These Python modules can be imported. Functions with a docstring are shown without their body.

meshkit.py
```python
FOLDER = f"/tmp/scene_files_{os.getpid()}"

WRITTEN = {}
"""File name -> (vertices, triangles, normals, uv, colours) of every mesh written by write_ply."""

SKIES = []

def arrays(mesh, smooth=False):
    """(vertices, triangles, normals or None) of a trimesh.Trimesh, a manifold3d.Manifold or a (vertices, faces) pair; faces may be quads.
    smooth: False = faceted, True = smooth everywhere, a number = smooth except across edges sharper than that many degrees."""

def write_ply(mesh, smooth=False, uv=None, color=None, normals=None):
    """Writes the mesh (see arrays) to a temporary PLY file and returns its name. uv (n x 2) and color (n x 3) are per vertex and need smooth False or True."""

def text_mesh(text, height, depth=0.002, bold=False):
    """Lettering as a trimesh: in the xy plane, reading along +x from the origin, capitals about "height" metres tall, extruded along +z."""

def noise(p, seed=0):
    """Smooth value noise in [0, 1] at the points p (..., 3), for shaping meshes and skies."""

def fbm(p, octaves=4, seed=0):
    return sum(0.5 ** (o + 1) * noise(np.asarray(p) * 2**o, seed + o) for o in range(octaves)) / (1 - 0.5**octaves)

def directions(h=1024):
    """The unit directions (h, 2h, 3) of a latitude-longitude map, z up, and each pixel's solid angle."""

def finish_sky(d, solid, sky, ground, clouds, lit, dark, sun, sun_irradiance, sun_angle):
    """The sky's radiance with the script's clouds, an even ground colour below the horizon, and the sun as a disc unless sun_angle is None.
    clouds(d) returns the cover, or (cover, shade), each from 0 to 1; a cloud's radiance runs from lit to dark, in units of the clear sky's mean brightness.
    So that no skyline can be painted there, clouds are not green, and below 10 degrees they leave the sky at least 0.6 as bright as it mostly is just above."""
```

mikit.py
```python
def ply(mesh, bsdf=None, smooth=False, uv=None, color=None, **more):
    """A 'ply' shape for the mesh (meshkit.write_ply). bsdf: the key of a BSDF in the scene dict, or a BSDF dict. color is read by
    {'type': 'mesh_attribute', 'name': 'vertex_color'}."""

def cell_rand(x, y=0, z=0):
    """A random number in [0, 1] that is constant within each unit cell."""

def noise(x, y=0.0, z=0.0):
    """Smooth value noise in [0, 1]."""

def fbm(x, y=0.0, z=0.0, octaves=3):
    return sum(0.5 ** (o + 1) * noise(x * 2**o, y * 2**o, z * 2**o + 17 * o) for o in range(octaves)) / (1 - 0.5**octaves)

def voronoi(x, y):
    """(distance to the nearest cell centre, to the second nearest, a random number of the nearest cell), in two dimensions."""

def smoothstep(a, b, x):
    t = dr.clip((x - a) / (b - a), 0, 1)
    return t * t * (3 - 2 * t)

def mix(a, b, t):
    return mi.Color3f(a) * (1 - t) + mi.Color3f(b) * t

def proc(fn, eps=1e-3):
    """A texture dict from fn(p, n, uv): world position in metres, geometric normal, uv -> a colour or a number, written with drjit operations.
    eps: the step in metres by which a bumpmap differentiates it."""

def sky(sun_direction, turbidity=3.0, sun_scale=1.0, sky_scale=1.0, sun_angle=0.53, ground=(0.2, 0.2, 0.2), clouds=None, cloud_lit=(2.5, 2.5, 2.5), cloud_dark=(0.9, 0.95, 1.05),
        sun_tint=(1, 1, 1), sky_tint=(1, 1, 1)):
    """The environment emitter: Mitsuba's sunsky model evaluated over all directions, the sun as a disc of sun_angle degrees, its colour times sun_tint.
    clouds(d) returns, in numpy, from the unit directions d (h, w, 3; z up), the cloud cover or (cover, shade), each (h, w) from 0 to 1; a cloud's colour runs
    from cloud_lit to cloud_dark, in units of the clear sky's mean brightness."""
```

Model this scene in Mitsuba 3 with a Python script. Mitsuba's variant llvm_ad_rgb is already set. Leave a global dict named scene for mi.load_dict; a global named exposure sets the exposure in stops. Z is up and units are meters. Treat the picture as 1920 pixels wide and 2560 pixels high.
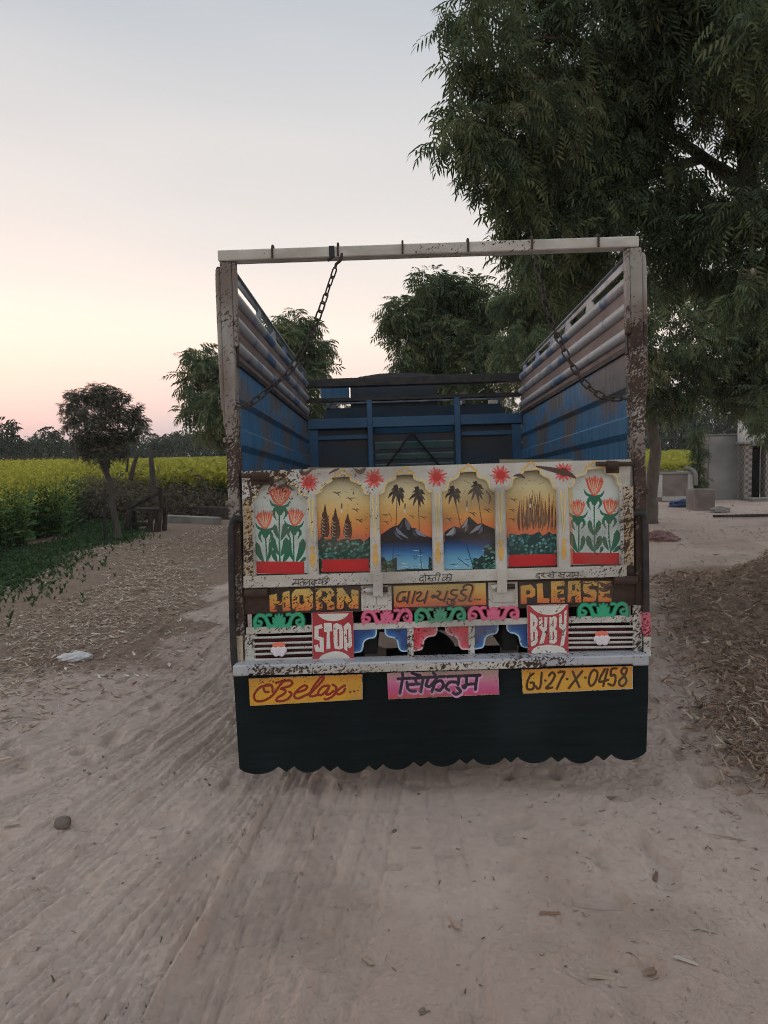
import math, random
import numpy as np, trimesh, mitsuba as mi, drjit as dr
import mikit, meshkit
from shapely.geometry import Polygon, LineString, Point, box as sbox, MultiPolygon
from shapely.ops import unary_union
from shapely import affinity

# ---------------------------------------------------------------- camera, sky, exposure
exposure = 6.55
CAM = np.array([-0.2019, -3.55, 1.65])
FPX = 1849.0                                     # focal length in pixels of the 1920 x 2560 photograph


def basis(yaw, pitch, roll):
    f = np.array([math.sin(yaw) * math.cos(pitch), math.cos(yaw) * math.cos(pitch), -math.sin(pitch)])
    r = np.array([math.cos(yaw), -math.sin(yaw), 0.0])
    u = np.cross(r, f)
    return np.array([math.cos(roll) * r + math.sin(roll) * u, -math.sin(roll) * r + math.cos(roll) * u, f])


RW = basis(-0.014, 0.0809, -0.019)               # the camera in the world
RT = basis(-0.014, 0.0280, -0.0296)              # the camera as seen from the parked truck, which stands nose-down
ROT = RW.T @ RT
TM = np.eye(4)
TM[:3, :3], TM[:3, 3] = ROT, CAM - ROT @ CAM
T4 = mi.ScalarTransform4f
TRUCK = T4(TM.tolist())
scene, labels = {}, {}
scene["camera"] = {"type": "perspective", "fov": 54.87, "fov_axis": "x", "near_clip": 0.05, "far_clip": 3000.0,
                   "to_world": T4().look_at(origin=CAM.tolist(), target=(CAM + RW[2]).tolist(), up=RW[1].tolist())}
SUN = np.array([-0.62, 0.78, 0.012])
SUN /= np.linalg.norm(SUN)


def veil(d):
    el = np.degrees(np.arcsin(np.clip(d[..., 2], -1, 1)))
    toward = (d[..., 0] * SUN[0] + d[..., 1] * SUN[1]) / np.maximum(np.hypot(d[..., 0], d[..., 1]), 1e-6)
    n = meshkit.fbm(d * np.array([2.5, 2.5, 8.0]), 3, 5) - 0.5
    e = el + 7 * n - 6 * (np.clip(toward, -1, 1) - 0.75)
    up = np.clip((e - 9.0) / 24, 0, 1) ** 0.9
    low = np.clip(1 - el / 9.0, 0, 1)
    cover = 0.985 - 0.042 * np.exp(-((el - 6.5) / 5.0) ** 2)
    return cover, np.clip(np.maximum(up, 0.95 * low), 0, 1)


scene["sky"] = mikit.sky(SUN, turbidity=4, sun_scale=0.0, sky_scale=1.0, clouds=veil,
                         sky_tint=(1.0, 0.60, 0.40), cloud_lit=(1.13, 1.045, 0.965), cloud_dark=(0.53, 0.605, 0.685), ground=(0.25, 0.2, 0.17))


def ray(u, v):
    return RW[0] * (u - 960) / FPX - RW[1] * (v - 1280) / FPX + RW[2]


def at(u, v, d):                                 # the world point d metres ahead of the camera along a sight line
    return CAM + ray(u, v) * d


def gp(u, v, z=0.0):                             # where a sight line meets the ground
    r = ray(u, v)
    return CAM + r * (z - CAM[2]) / r[2]


def loc(u, v, y=0.0):                            # truck coordinates (x, z) of a point of the drawing in the plane y
    r = RT[0] * (u - 960) / FPX - RT[1] * (v - 1280) / FPX + RT[2]
    p = CAM + r * (y - CAM[1]) / r[1]
    return p[0], p[2]


def w2t(p):                                      # world point to truck coordinates
    return ROT.T @ (np.asarray(p) - CAM) + CAM


# ---------------------------------------------------------------- materials
def lin(c):
    c = np.asarray(c, float) / 255
    return np.where(c <= 0.04045, c / 12.92, ((c + 0.055) / 1.055) ** 2.4)


def pc(r, g, b, k=1.62):                         # paint colour from how it reads beside the white paint
    return np.clip(lin((r, g, b)) * k, 0.004, 0.85)


def rgb(c):
    return {"type": "rgb", "value": [float(x) for x in c]}


def prin(c, rough=0.6, **k):
    return {"type": "principled", "base_color": c if isinstance(c, dict) else rgb(c), "roughness": rough, **k}


def two(b):
    return {"type": "twosided", "bsdf": b}


N, F, S = mikit.noise, mikit.fbm, mikit.smoothstep


def chips(lo, hi, patch=2.6, tall=0.0, ends=0.085):
    """Where the paint is gone: short slanting scratches, denser in some areas. tall: how much more is gone low on the truck."""
    def fn(p, n, uv):
        x, z = p.x + p.y * 0.7, p.z + p.y * 0.4
        scratch = F((x + z) * 62, (x - z) * 120, 3.0, 3)
        area = F(x * patch, z * patch, p.y * patch, 3)
        fine = N(x * 260, z * 260, 1.0)
        v = 0.52 * scratch + 0.60 * area + 0.12 * fine + ends * S(0.50, 0.95, dr.abs(p.x))
        if tall:
            v = v + tall * S(2.25, 1.45, p.z)
        return S(lo, hi, v)
    return mikit.proc(fn)


def rustcol(p, n, uv):
    return mikit.mix((0.046, 0.031, 0.024), (0.110, 0.069, 0.050), F(p.x * 22, p.z * 22, p.y * 22, 3))


def mottle(c1, c2, f=6.0, k=1.0):
    def fn(p, n, uv):
        return mikit.mix(c1, c2, S(0.3, 0.7, F(p.x * f, p.y * f, p.z * f * k, 4)))
    return mikit.proc(fn)


RUST = {"type": "principled", "base_color": mikit.proc(rustcol), "roughness": 0.85, "specular": 0.25}
scene["rust"] = two(RUST)
VC = {"type": "mesh_attribute", "name": "vertex_color"}
CH = {"few": chips(0.865, 0.90, ends=0.0), "some": chips(0.81, 0.845), "many": chips(0.73, 0.77), "most": chips(0.74, 0.80, 5.0, 0.17)}


GRIME = mikit.proc(lambda p, n, uv: 0.06 + 0.50 * S(0.42, 0.80, F(p.x * 4, p.z * 9, p.y * 4, 4)))


def worn(paint, level, rough=0.42):
    return two({"type": "blendbsdf", "weight": CH[level], "a": {"type": "blendbsdf", "weight": GRIME, "a": prin(paint, rough, specular=0.4), "b": prin((0.20, 0.155, 0.12), 0.9)}, "b": RUST})


WHITE = mottle((0.70, 0.68, 0.61), (0.60, 0.56, 0.48), 9)
for lv in CH:
    scene["art_" + lv] = worn(VC, lv)
    scene["white_" + lv] = worn(WHITE if lv != "most" else mottle((0.38, 0.35, 0.31), (0.21, 0.160, 0.135), 9, 0.35), lv)
scene["cream_many"] = worn(mottle((0.62, 0.52, 0.38), (0.52, 0.36, 0.17), 7), "many")
scene["silver"] = two({"type": "blendbsdf", "weight": CH["some"], "a": prin(mottle((0.46, 0.48, 0.52), (0.60, 0.60, 0.60), 4), 0.38, metallic=0.25), "b": RUST})


def bluecol(p, n, uv):
    w = S(0.47, 0.63, F(p.x * 2.3, p.y * 2.3, p.z * 4.0, 4))
    drip = F(p.x * 40, p.y * 40, p.z * 2.5, 2)
    c = mikit.mix((0.035, 0.125, 0.255), (0.095, 0.215, 0.345), drip)
    g = mikit.mix((0.110, 0.100, 0.100), (0.175, 0.175, 0.185), drip)
    return mikit.mix(c, g, w)


scene["blue_sheet"] = two(prin(mikit.proc(bluecol), 0.42, specular=0.5))
scene["blue_paint"] = two(prin(mottle((0.032, 0.100, 0.195), (0.048, 0.130, 0.235), 5), 0.45))
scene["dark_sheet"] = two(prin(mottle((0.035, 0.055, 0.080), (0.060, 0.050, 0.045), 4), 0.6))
scene["green_sheet"] = two(prin(mottle((0.10, 0.18, 0.175), (0.20, 0.25, 0.22), 7), 0.55))
scene["slat_brown"] = two(prin(mottle((0.235, 0.165, 0.145), (0.17, 0.120, 0.108), 6), 0.6))


def slatblue(p, n, uv):
    return mikit.mix((0.36, 0.355, 0.365), (0.11, 0.18, 0.29), S(0.52, 0.62, F(p.x * 3, p.y * 5, p.z * 3, 3)))


scene["slat_blue"] = two(prin(mikit.proc(slatblue), 0.4))
scene["dark_metal"] = two(prin(mottle((0.020, 0.020, 0.022), (0.045, 0.036, 0.032), 20), 0.5, metallic=0.2))
scene["chain_metal"] = two(prin(mottle((0.045, 0.040, 0.038), (0.085, 0.060, 0.045), 60), 0.55, metallic=0.4))
scene["steel_rail"] = two(prin(mottle((0.22, 0.25, 0.29), (0.10, 0.12, 0.15), 14), 0.3, metallic=0.5))


def rubcol(p, n, uv):
    streak = F(p.x * 5, p.z * 70, 2.0, 3)
    dust = S(0.35, 0.75, F(p.x * 2.5, p.z * 2.5, 4.0, 3)) * 0.5
    return mikit.mix((0.0025, 0.0055, 0.0065), (0.016, 0.026, 0.029), 0.5 * streak + dust)


scene["rubber"] = two(prin(mikit.proc(rubcol), 0.7, specular=0.2))
scene["tyre"] = two(prin((0.02, 0.02, 0.02), 0.8))
scene["lens_red"] = two(prin(mottle((0.06, 0.012, 0.014), (0.10, 0.02, 0.04), 20), 0.25))
scene["void"] = two(prin((0.012, 0.012, 0.012), 0.9))
scene["glass"] = two(prin((0.03, 0.035, 0.04), 0.08))
scene["cab_paint"] = two(prin(mottle((0.030, 0.050, 0.075), (0.045, 0.060, 0.08), 5), 0.75, specular=0.2))
scene["concrete"] = two(prin(mottle((0.32, 0.30, 0.27), (0.22, 0.205, 0.185), 3), 0.9))
scene["plaster"] = two(prin(mottle((0.36, 0.345, 0.325), (0.24, 0.23, 0.22), 1.3), 0.92))
scene["whitewash"] = two(prin(mottle((0.62, 0.60, 0.56), (0.5, 0.48, 0.44), 1.5), 0.9))
scene["mud_brick"] = two(prin(mottle((0.27, 0.225, 0.20), (0.20, 0.165, 0.145), 4), 0.95))


def tilecol(p, n, uv):
    a, b = dr.floor((p.x + p.y) / 0.11), dr.floor(p.z / 0.09)
    odd = a + b - 2 * dr.floor((a + b) * 0.5)
    return mikit.mix((0.30, 0.275, 0.25), (0.115, 0.09, 0.08), odd * (0.7 + 0.3 * mikit.cell_rand(a, b, 1)))


scene["tiles"] = two(prin(mikit.proc(tilecol), 0.5))


def barkcol(p, n, uv):
    return mikit.mix((0.045, 0.038, 0.032), (0.115, 0.098, 0.082), F(p.x * 14, p.y * 14, p.z * 4, 3))


scene["bark"] = two(prin(mikit.proc(barkcol), 0.95))


def barkpale(p, n, uv):
    return mikit.mix((0.10, 0.088, 0.074), (0.21, 0.19, 0.165), F(p.x * 12, p.y * 12, p.z * 4, 3))


scene["bark_pale"] = two(prin(mikit.proc(barkpale), 0.95))
scene["old_wood"] = two(prin(mottle((0.038, 0.031, 0.027), (0.080, 0.066, 0.056), 9, 0.3), 0.95))
scene["leaf"] = {"type": "principledthin", "base_color": VC, "roughness": 0.55, "diff_trans": 0.7, "spec_trans": 0.0, "eta": 1.4}
scene["plant"] = {"type": "principledthin", "base_color": VC, "roughness": 0.7, "diff_trans": 0.8, "spec_trans": 0.0, "eta": 1.3}
scene["litter_bits"] = two(prin(VC, 0.9, specular=0.2))
scene["plastic"] = two(prin((0.62, 0.60, 0.58), 0.3))
scene["tarp"] = two(prin((0.02, 0.045, 0.12), 0.4))
scene["cloth_red"] = two(prin(mottle((0.20, 0.085, 0.08), (0.28, 0.19, 0.17), 14), 0.95))
scene["dirt"] = two(prin(mottle((0.20, 0.155, 0.13), (0.12, 0.09, 0.075), 25), 0.95))


def sandcol(p, n, uv):
    big = F(p.x * 0.55, p.y * 0.55, 1.0, 4)
    fine = F(p.x * 26, p.y * 26, 3.0, 3)
    c = mikit.mix((0.460, 0.340, 0.278), (0.610, 0.478, 0.396), 0.55 * big + 0.45 * fine)
    red = S(0.5, 0.75, F(p.x * 1.3 + 7, p.y * 0.7, 9.0, 3))
    c = mikit.mix(c, (0.385, 0.265, 0.212), 0.45 * red)
    mould = S(0.35, 0.65, 0.75 * S(1.3, 2.2, p.x - 0.22 * p.y + 0.5 * N(p.x * 3, p.y * 3, 8.0)) * S(-1.3, 0.4, p.y) * S(7.6, 6.0, p.y) + 0.75 * S(-1.45, -1.9, p.x + 0.10 * p.y + 0.6 * (N(p.x * 2, p.y * 2, 6.0) - 0.5)) * S(1.0, 2.6, p.y) + 0.5 * (big - 0.5))
    c = mikit.mix(c, mikit.mix((0.170, 0.112, 0.078), (0.300, 0.212, 0.155), fine), 0.85 * mould)
    damp = S(0.56, 0.76, F(p.x * 1.9 + 3, p.y * 1.9, 5.0, 3))
    c = mikit.mix(c, (0.265, 0.203, 0.162), 0.30 * damp)
    return c


def sandbump(p, n, uv):
    return F(p.x * 45, p.y * 45, 1.0, 3) + 0.4 * N(p.x * 150, p.y * 150, 4.0)


scene["sand"] = two({"type": "bumpmap", "arbitrary": mikit.proc(sandbump, 4e-3), "scale": 0.018, "bsdf": prin(mikit.proc(sandcol), 0.95, specular=0.15)})


# ---------------------------------------------------------------- helpers
def put(key, mesh, mat, smooth=False, tw=None, **k):
    d = mikit.ply(mesh, mat, smooth=smooth, **k)
    if tw is not None:
        d["to_world"] = tw
    scene[key] = d
    return d


def tag(key, label=None, cat=None, group=None, kind=None):
    e = {k: v for k, v in (("label", label), ("category", cat), ("group", group), ("kind", kind)) if v}
    if e:
        labels[key] = e


COUNT = {}


def num(base):
    n = COUNT.get(base, 0)
    COUNT[base] = n + 1
    return base if n == 0 else f"{base}_{n:03d}"


def part(key, mesh, mat, smooth=False, label=None, **k):   # a part of the truck, given in truck coordinates
    key = num("truck__" + key)
    put(key, mesh, mat, smooth, TRUCK, **k)
    tag(key, label)
    return key


def cat(ms):
    return trimesh.util.concatenate([m for m in ms if m is not None])


def bx(x0, x1, y0, y1, z0, z1, b=0.004):
    b = min(b, abs(x1 - x0) / 3, abs(y1 - y0) / 3, abs(z1 - z0) / 3)
    c, h = np.array([(x0 + x1) / 2, (y0 + y1) / 2, (z0 + z1) / 2]), np.array([abs(x1 - x0), abs(y1 - y0), abs(z1 - z0)]) / 2
    pts = []
    for s in np.ndindex(2, 2, 2):
        s = np.array(s) * 2 - 1
        for k in range(3):
            q = h - b
            q[k] = h[k]
            pts.append(c + s * q)
    return trimesh.convex.convex_hull(np.array(pts))


def tube(pts, r, sides=8, cap=True):
    p = np.asarray(pts, float)
    r = np.broadcast_to(np.asarray(r, float), (len(p),))
    t = np.gradient(p, axis=0)
    t /= np.linalg.norm(t, axis=1, keepdims=True) + 1e-12
    a = np.cross(t[0], [0, 0, 1.0] if abs(t[0][2]) < 0.9 else [1.0, 0, 0])
    V = []
    ang = np.arange(sides) * 2 * np.pi / sides
    for i in range(len(p)):
        a = a - t[i] * (a @ t[i])
        a /= np.linalg.norm(a) + 1e-12
        b = np.cross(t[i], a)
        V.append(p[i] + r[i] * (np.cos(ang)[:, None] * a + np.sin(ang)[:, None] * b))
    V = np.vstack(V)
    n, f = len(p), []
    for i in range(n - 1):
        for j in range(sides):
            q = [i * sides + j, i * sides + (j + 1) % sides, (i + 1) * sides + (j + 1) % sides, (i + 1) * sides + j]
            f += [[q[0], q[1], q[2]], [q[0], q[2], q[3]]]
    if cap:
        V = np.vstack([V, p[:1], p[-1:]])
        for j in range(sides):
            f += [[n * sides, (j + 1) % sides, j], [n * sides + 1, (n - 1) * sides + j, (n - 1) * sides + (j + 1) % sides]]
    return trimesh.Trimesh(V, np.array(f), process=False)


def spline(pts, n=6, closed=False):
    p = np.asarray(pts, float)
    if len(p) < 3:
        return p
    q = np.vstack([p[-2 if closed else 0], p, p[1 if closed else -1]])
    out = []
    for i in range(1, len(q) - 2):
        a, b, c, d = q[i - 1], q[i], q[i + 1], q[i + 2]
        for t in np.arange(n) / n:
            out.append(0.5 * (2 * b + (c - a) * t + (2 * a - 5 * b + 4 * c - d) * t * t + (3 * b - a - 3 * c + d) * t ** 3))
    return np.array(out + [q[-2]])


def plate(poly, y0, y1):                         # a polygon in (x, z) made solid between y0 and y1
    ms = []
    for g in getattr(poly, "geoms", [poly]):
        if g.area < 1e-7:
            continue
        m = trimesh.creation.extrude_polygon(g, y1 - y0, engine="earcut")
        v = m.vertices
        m = trimesh.Trimesh(np.stack([v[:, 0], y0 + v[:, 2], v[:, 1]], 1), m.faces[:, ::-1], process=False)
        ms.append(m)
    return cat(ms)


class Draw:
    """Layers of flat paint in drawing units, flattened into one sheet without overlaps."""

    def __init__(self, o, s, y):
        self.o, self.s, self.y, self.layers = o, s, y, []

    def src(self, p):
        p = np.asarray(p, float)
        return self.o + p * self.s

    def add(self, poly, col):
        if not poly.is_valid:
            poly = poly.buffer(0)
        if poly.area > 0.5:
            self.layers.append((poly, col))

    def poly(self, pts, col, holes=()):
        self.add(Polygon(pts, holes), col)

    def line(self, pts, w, col, smooth=True):
        self.add(LineString(spline(pts) if smooth else pts).buffer(w / 2, quad_segs=3), col)

    def brush(self, pts, ws, col):
        p = spline(pts)
        w = np.interp(np.linspace(0, 1, len(p)), np.linspace(0, 1, len(ws)), ws) / 2 + 0.4
        t = np.gradient(p, axis=0)
        n = np.stack([-t[:, 1], t[:, 0]], 1) / (np.linalg.norm(t, axis=1, keepdims=True) + 1e-9)
        self.add(Polygon(np.vstack([p + n * w[:, None], (p - n * w[:, None])[::-1]])).buffer(0), col)

    def dot(self, x, y, r, col):
        self.add(Point(x, y).buffer(r, quad_segs=3), col)

    def mesh(self, clip=None):
        V, Fc, C, nv, done = [], [], [], 0, None
        for poly, col in reversed(self.layers):
            vis = poly if clip is None else poly.intersection(clip)
            if done is not None:
                vis = vis.difference(done)
            done = poly if done is None else done.union(poly)
            bands = [vis]
            if callable(col):
                x0, y0, x1, y1 = poly.bounds
                ys = [y0 - 1] + [k for k in getattr(col, "stops", ()) if y0 < k < y1] + [y1 + 1]
                bands = [vis.intersection(sbox(x0 - 1, a, x1 + 1, b)) for a, b in zip(ys, ys[1:])]
            for bnd in bands:
                for g in getattr(bnd, "geoms", [bnd]):
                    if g.geom_type != "Polygon" or g.area < 0.6:
                        continue
                    try:
                        v, f = trimesh.creation.triangulate_polygon(g, engine="earcut")
                    except Exception:
                        continue
                    q = self.src(v)
                    xz = np.array([loc(a, b, self.y) for a, b in q])
                    V.append(np.stack([xz[:, 0], np.full(len(xz), self.y), xz[:, 1]], 1))
                    Fc.append(np.asarray(f) + nv)
                    C.append(np.array([col(yy) for yy in v[:, 1]]) if callable(col) else np.tile(col, (len(v), 1)))
                    nv += len(v)
        return trimesh.Trimesh(np.vstack(V), np.vstack(Fc), process=False), np.vstack(C)

    def poly_loc(self, pts):                     # outline in truck (x, z)
        return [loc(a, b, self.y) for a, b in self.src(pts)]


def grad(*st):
    ys = [a for a, _ in st]
    cs = np.array([pc(*c) for _, c in st])

    def fn(y):
        return np.array([np.interp(y, ys, cs[:, k]) for k in range(3)])
    fn.stops = ys
    return fn


def art(key, dr_, mat, label=None, clip=None):
    m, c = dr_.mesh(clip)
    return part(key, m, mat, color=c, label=label)


# ================================================================ THE TRUCK (truck coordinates: x right, y forward from the tailgate, z up)
tag("truck", "small cargo truck with hand painted cream tailgate, open blue load bed and black mud flap", "truck")
rng = np.random.default_rng(7)
ZB = loc(960, 1184)[1]
Z_TOP, Z_BOT = 1.770, 1.199                      # tailgate
LEN, XW = 3.06, 0.955
zt = loc(1070, 608, -0.03)[1]                    # top edge of the cross bar

# ---- posts, bar, hooks
for s in (-1, 1):
    k = part("corner_post", bx(s * 0.994, s * 0.940, -0.030, 0.075, 0.86, zt - 0.052), "white_most" if s > 0 else "white_most", label=None)
    pts = [(s * 0.999, 0.0, 1.97), (s * 1.003, -0.004, 2.10), (s * 1.007, -0.006, 2.4), (s * 1.007, -0.006, 2.70), (s * 1.000, 0.01, zt - 0.085)]
    part("corner_post__outer_pipe" if s < 0 else "corner_post_001__outer_pipe", tube(spline(pts, 5), [0.008] * 5 + [0.0145] * 16, 10), "white_most", 40)
    part("corner_post__inner_flange" if s < 0 else "corner_post_001__inner_flange", bx(s * 0.9385, s * 0.921, -0.028, 0.02, 2.36, zt - 0.053, 0.003), "white_most")
    for zz in (1.90, 1.60):
        part("corner_post__lug" if s < 0 else "corner_post_001__lug", bx(s * 1.004, s * 0.965, -0.043, -0.0305, zz, zz + 0.028, 0.004), "white_most")
    hp = [(*loc(u, v, -0.055),) for u, v in (((600, 1300), (588, 1297), (580, 1312), (578, 1360), (583, 1600), (588, 1672)) if s < 0 else ((1592, 1285), (1604, 1283), (1611, 1298), (1613, 1340), (1615, 1520), (1614, 1632)))]
    hp = [(x, -0.035 if i == 0 else -0.055, z) for i, (x, z) in enumerate(hp)]
    part("side_bar", tube(spline(hp, 6), 0.0165, 9), "dark_metal", 40, label="dark bent pipe beside the %s end of the tailgate" % ("left" if s < 0 else "right"))
scene["pink_paint"] = worn(rgb(pc(186, 84, 104)), "many")
x0, z0 = loc(1604, 1588, -0.04)
x1, z1 = loc(1619, 1528, -0.04)
part("corner_post_001__pink_sleeve", bx(x0, x1, -0.080, -0.034, z0, z1, 0.004), "pink_paint")
part("corner_post_001__white_sleeve", bx(x0, x1, -0.080, -0.034, loc(1604, 1638, -0.04)[1], z0 - 0.001, 0.004), "white_some")
x0, z0 = loc(1584, 1632, -0.035)
x1, z1 = loc(1604, 1512, -0.035)
part("corner_post_001__foot", bx(x0, x1 - 0.001, -0.038, -0.0305, z0, z1, 0.003), "white_many")
x0, z0 = loc(586, 1662, -0.035)
x1, z1 = loc(606, 1590, -0.035)
part("corner_post__foot", bx(x0, x1, -0.038, -0.0305, z0, z1, 0.003), "cream_many")
xl, xr = loc(544, 625, -0.03)[0], loc(1597, 591, -0.03)[0]
bar = part("cross_bar", bx(xl, xr, -0.034, 0.036, zt - 0.050, zt, 0.004), "white_some")
for u, v in ((680, 625), (844, 620), (1006, 615), (1170, 610), (1330, 605), (1496, 598)):
    x, z = loc(u, v, -0.04)
    a = np.linspace(0.1, math.pi + 0.4, 9)
    pts = [(x, -0.040, zt - 0.048)] + [(x + 0.001, -0.010 - 0.031 * math.cos(t), zt - 0.004 + 0.022 * math.sin(t)) for t in a]
    part("cross_bar__rope_hook", tube(pts, 0.0052, 6), "rust", 40)
x, z = loc(829, 640, -0.04)
part("cross_bar__wire_tie", cat([bx(x - 0.012, x + 0.014, -0.038, -0.0345, zt - 0.05, zt + 0.001, 0.001), tube([(x - 0.02, -0.035, zt - 0.068), (x + 0.01, -0.036, zt - 0.045)], 0.007, 6)]), "dark_metal")

# ---- side walls
zs, zr1, zr2 = 2.291, 2.182, 1.983
for s in (-1, 1):
    side = "left" if s < 0 else "right"
    prof = [(0, 1.19), (0, zr2 - 0.115), (0.022, zr2 - 0.085), (0.022, zr2 - 0.012), (0, zr2), (0, zr1 - 0.090), (0.022, zr1 - 0.065), (0.022, zr1 - 0.010), (0, zr1), (0, zs + 0.03)]
    pin = [(XW - a, z) for a, z in prof] + [(XW + 0.012, zs + 0.03), (XW + 0.012, 1.19)]
    body = plate(Polygon([(s * a, z) for a, z in pin]), 0.05, LEN)   # section in (x, z) swept along y
    w = part("side_wall", body, "blue_sheet", label="blue corrugated steel %s wall of the load bed" % side)
    w = "side_wall" if s < 0 else "side_wall_001"
    part(w + "__black_strip", bx(s * (XW + 0.010), s * (XW - 0.012), 0.04, LEN, zs - 0.002, zs + 0.028, 0.002), "dark_metal")
    part(w + "__corner_angle", bx(s * (XW + 0.004), s * (XW - 0.022), 0.02, 0.055, zs - 0.02, zs + 0.075, 0.002), "dark_metal")
    zv = [loc(1560, v, 0.04)[1] for v in (688, 720, 751, 784, 815, 846, 877)]
    for i in range(6):
        z1, z0 = zv[i], zv[i + 1]
        if i % 2 == 0:                           # rolled rib
            t = np.linspace(0, math.pi, 7)
            pg = [(s * (XW + 0.012), z0)] + [(s * (XW - 0.004 - 0.022 * math.sin(q)), z0 + (z1 - z0) * (1 - math.cos(q)) / 2) for q in t] + [(s * (XW + 0.012), z1)]
            part(w + "__rolled_rib", plate(Polygon(pg), 0.03, LEN), "slat_blue", 35)
        else:
            part(w + "__flat_slat", bx(s * (XW + 0.010), s * (XW - 0.004), 0.03, LEN, z0 + 0.002, z1 - 0.002, 0.002), "slat_brown")
    zr = loc(1552, 640, 0.03)[1]
    part(w + "__top_rail", cat([tube([(s * 0.950, 0.0, zr), (s * 0.950, LEN - 0.05, zv[0] + 0.055)], 0.013, 8), bx(s * 0.953, s * 0.945, 0.0, LEN - 0.4, zr - 0.05, zr - 0.012, 0.001)]), "steel_rail", 40)
    for i, yy in enumerate((0.72, 1.25, 1.72, 2.25, 2.8)):
        z1 = zr + (zv[0] + 0.055 - zr) * yy / LEN
        o = Polygon([(-0.09, 0), (0.09, 0), (0.06, 0.03), (0.055, 0.07), (0.02, 0.045), (-0.02, 0.06), (-0.05, 0.03)])
        m = trimesh.creation.extrude_polygon(o, 0.01, engine="earcut")
        v = m.vertices
        part(w + "__rail_bracket", trimesh.Trimesh(np.stack([s * (0.944 + 0.0 * v[:, 2]) + v[:, 2] * s, yy + v[:, 0], zv[0] - 0.004 + v[:, 1] * (z1 - zv[0] + 0.01) / 0.07], 1), m.faces, process=False), "slat_blue")
    for yy in (0.9, 1.9, 2.9):
        part(w + "__outer_stake", bx(s * 0.969, s * 1.0, yy, yy + 0.06, 1.15, zv[0], 0.003), "blue_paint")

# ---- headboard at the front of the bed
def fb(u0, v0, u1, v1, y=LEN):
    a, b = loc(u0, v0, y), loc(u1, v1, y)
    return min(a[0], b[0]), max(a[0], b[0]), min(a[1], b[1]), max(a[1], b[1])


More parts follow.
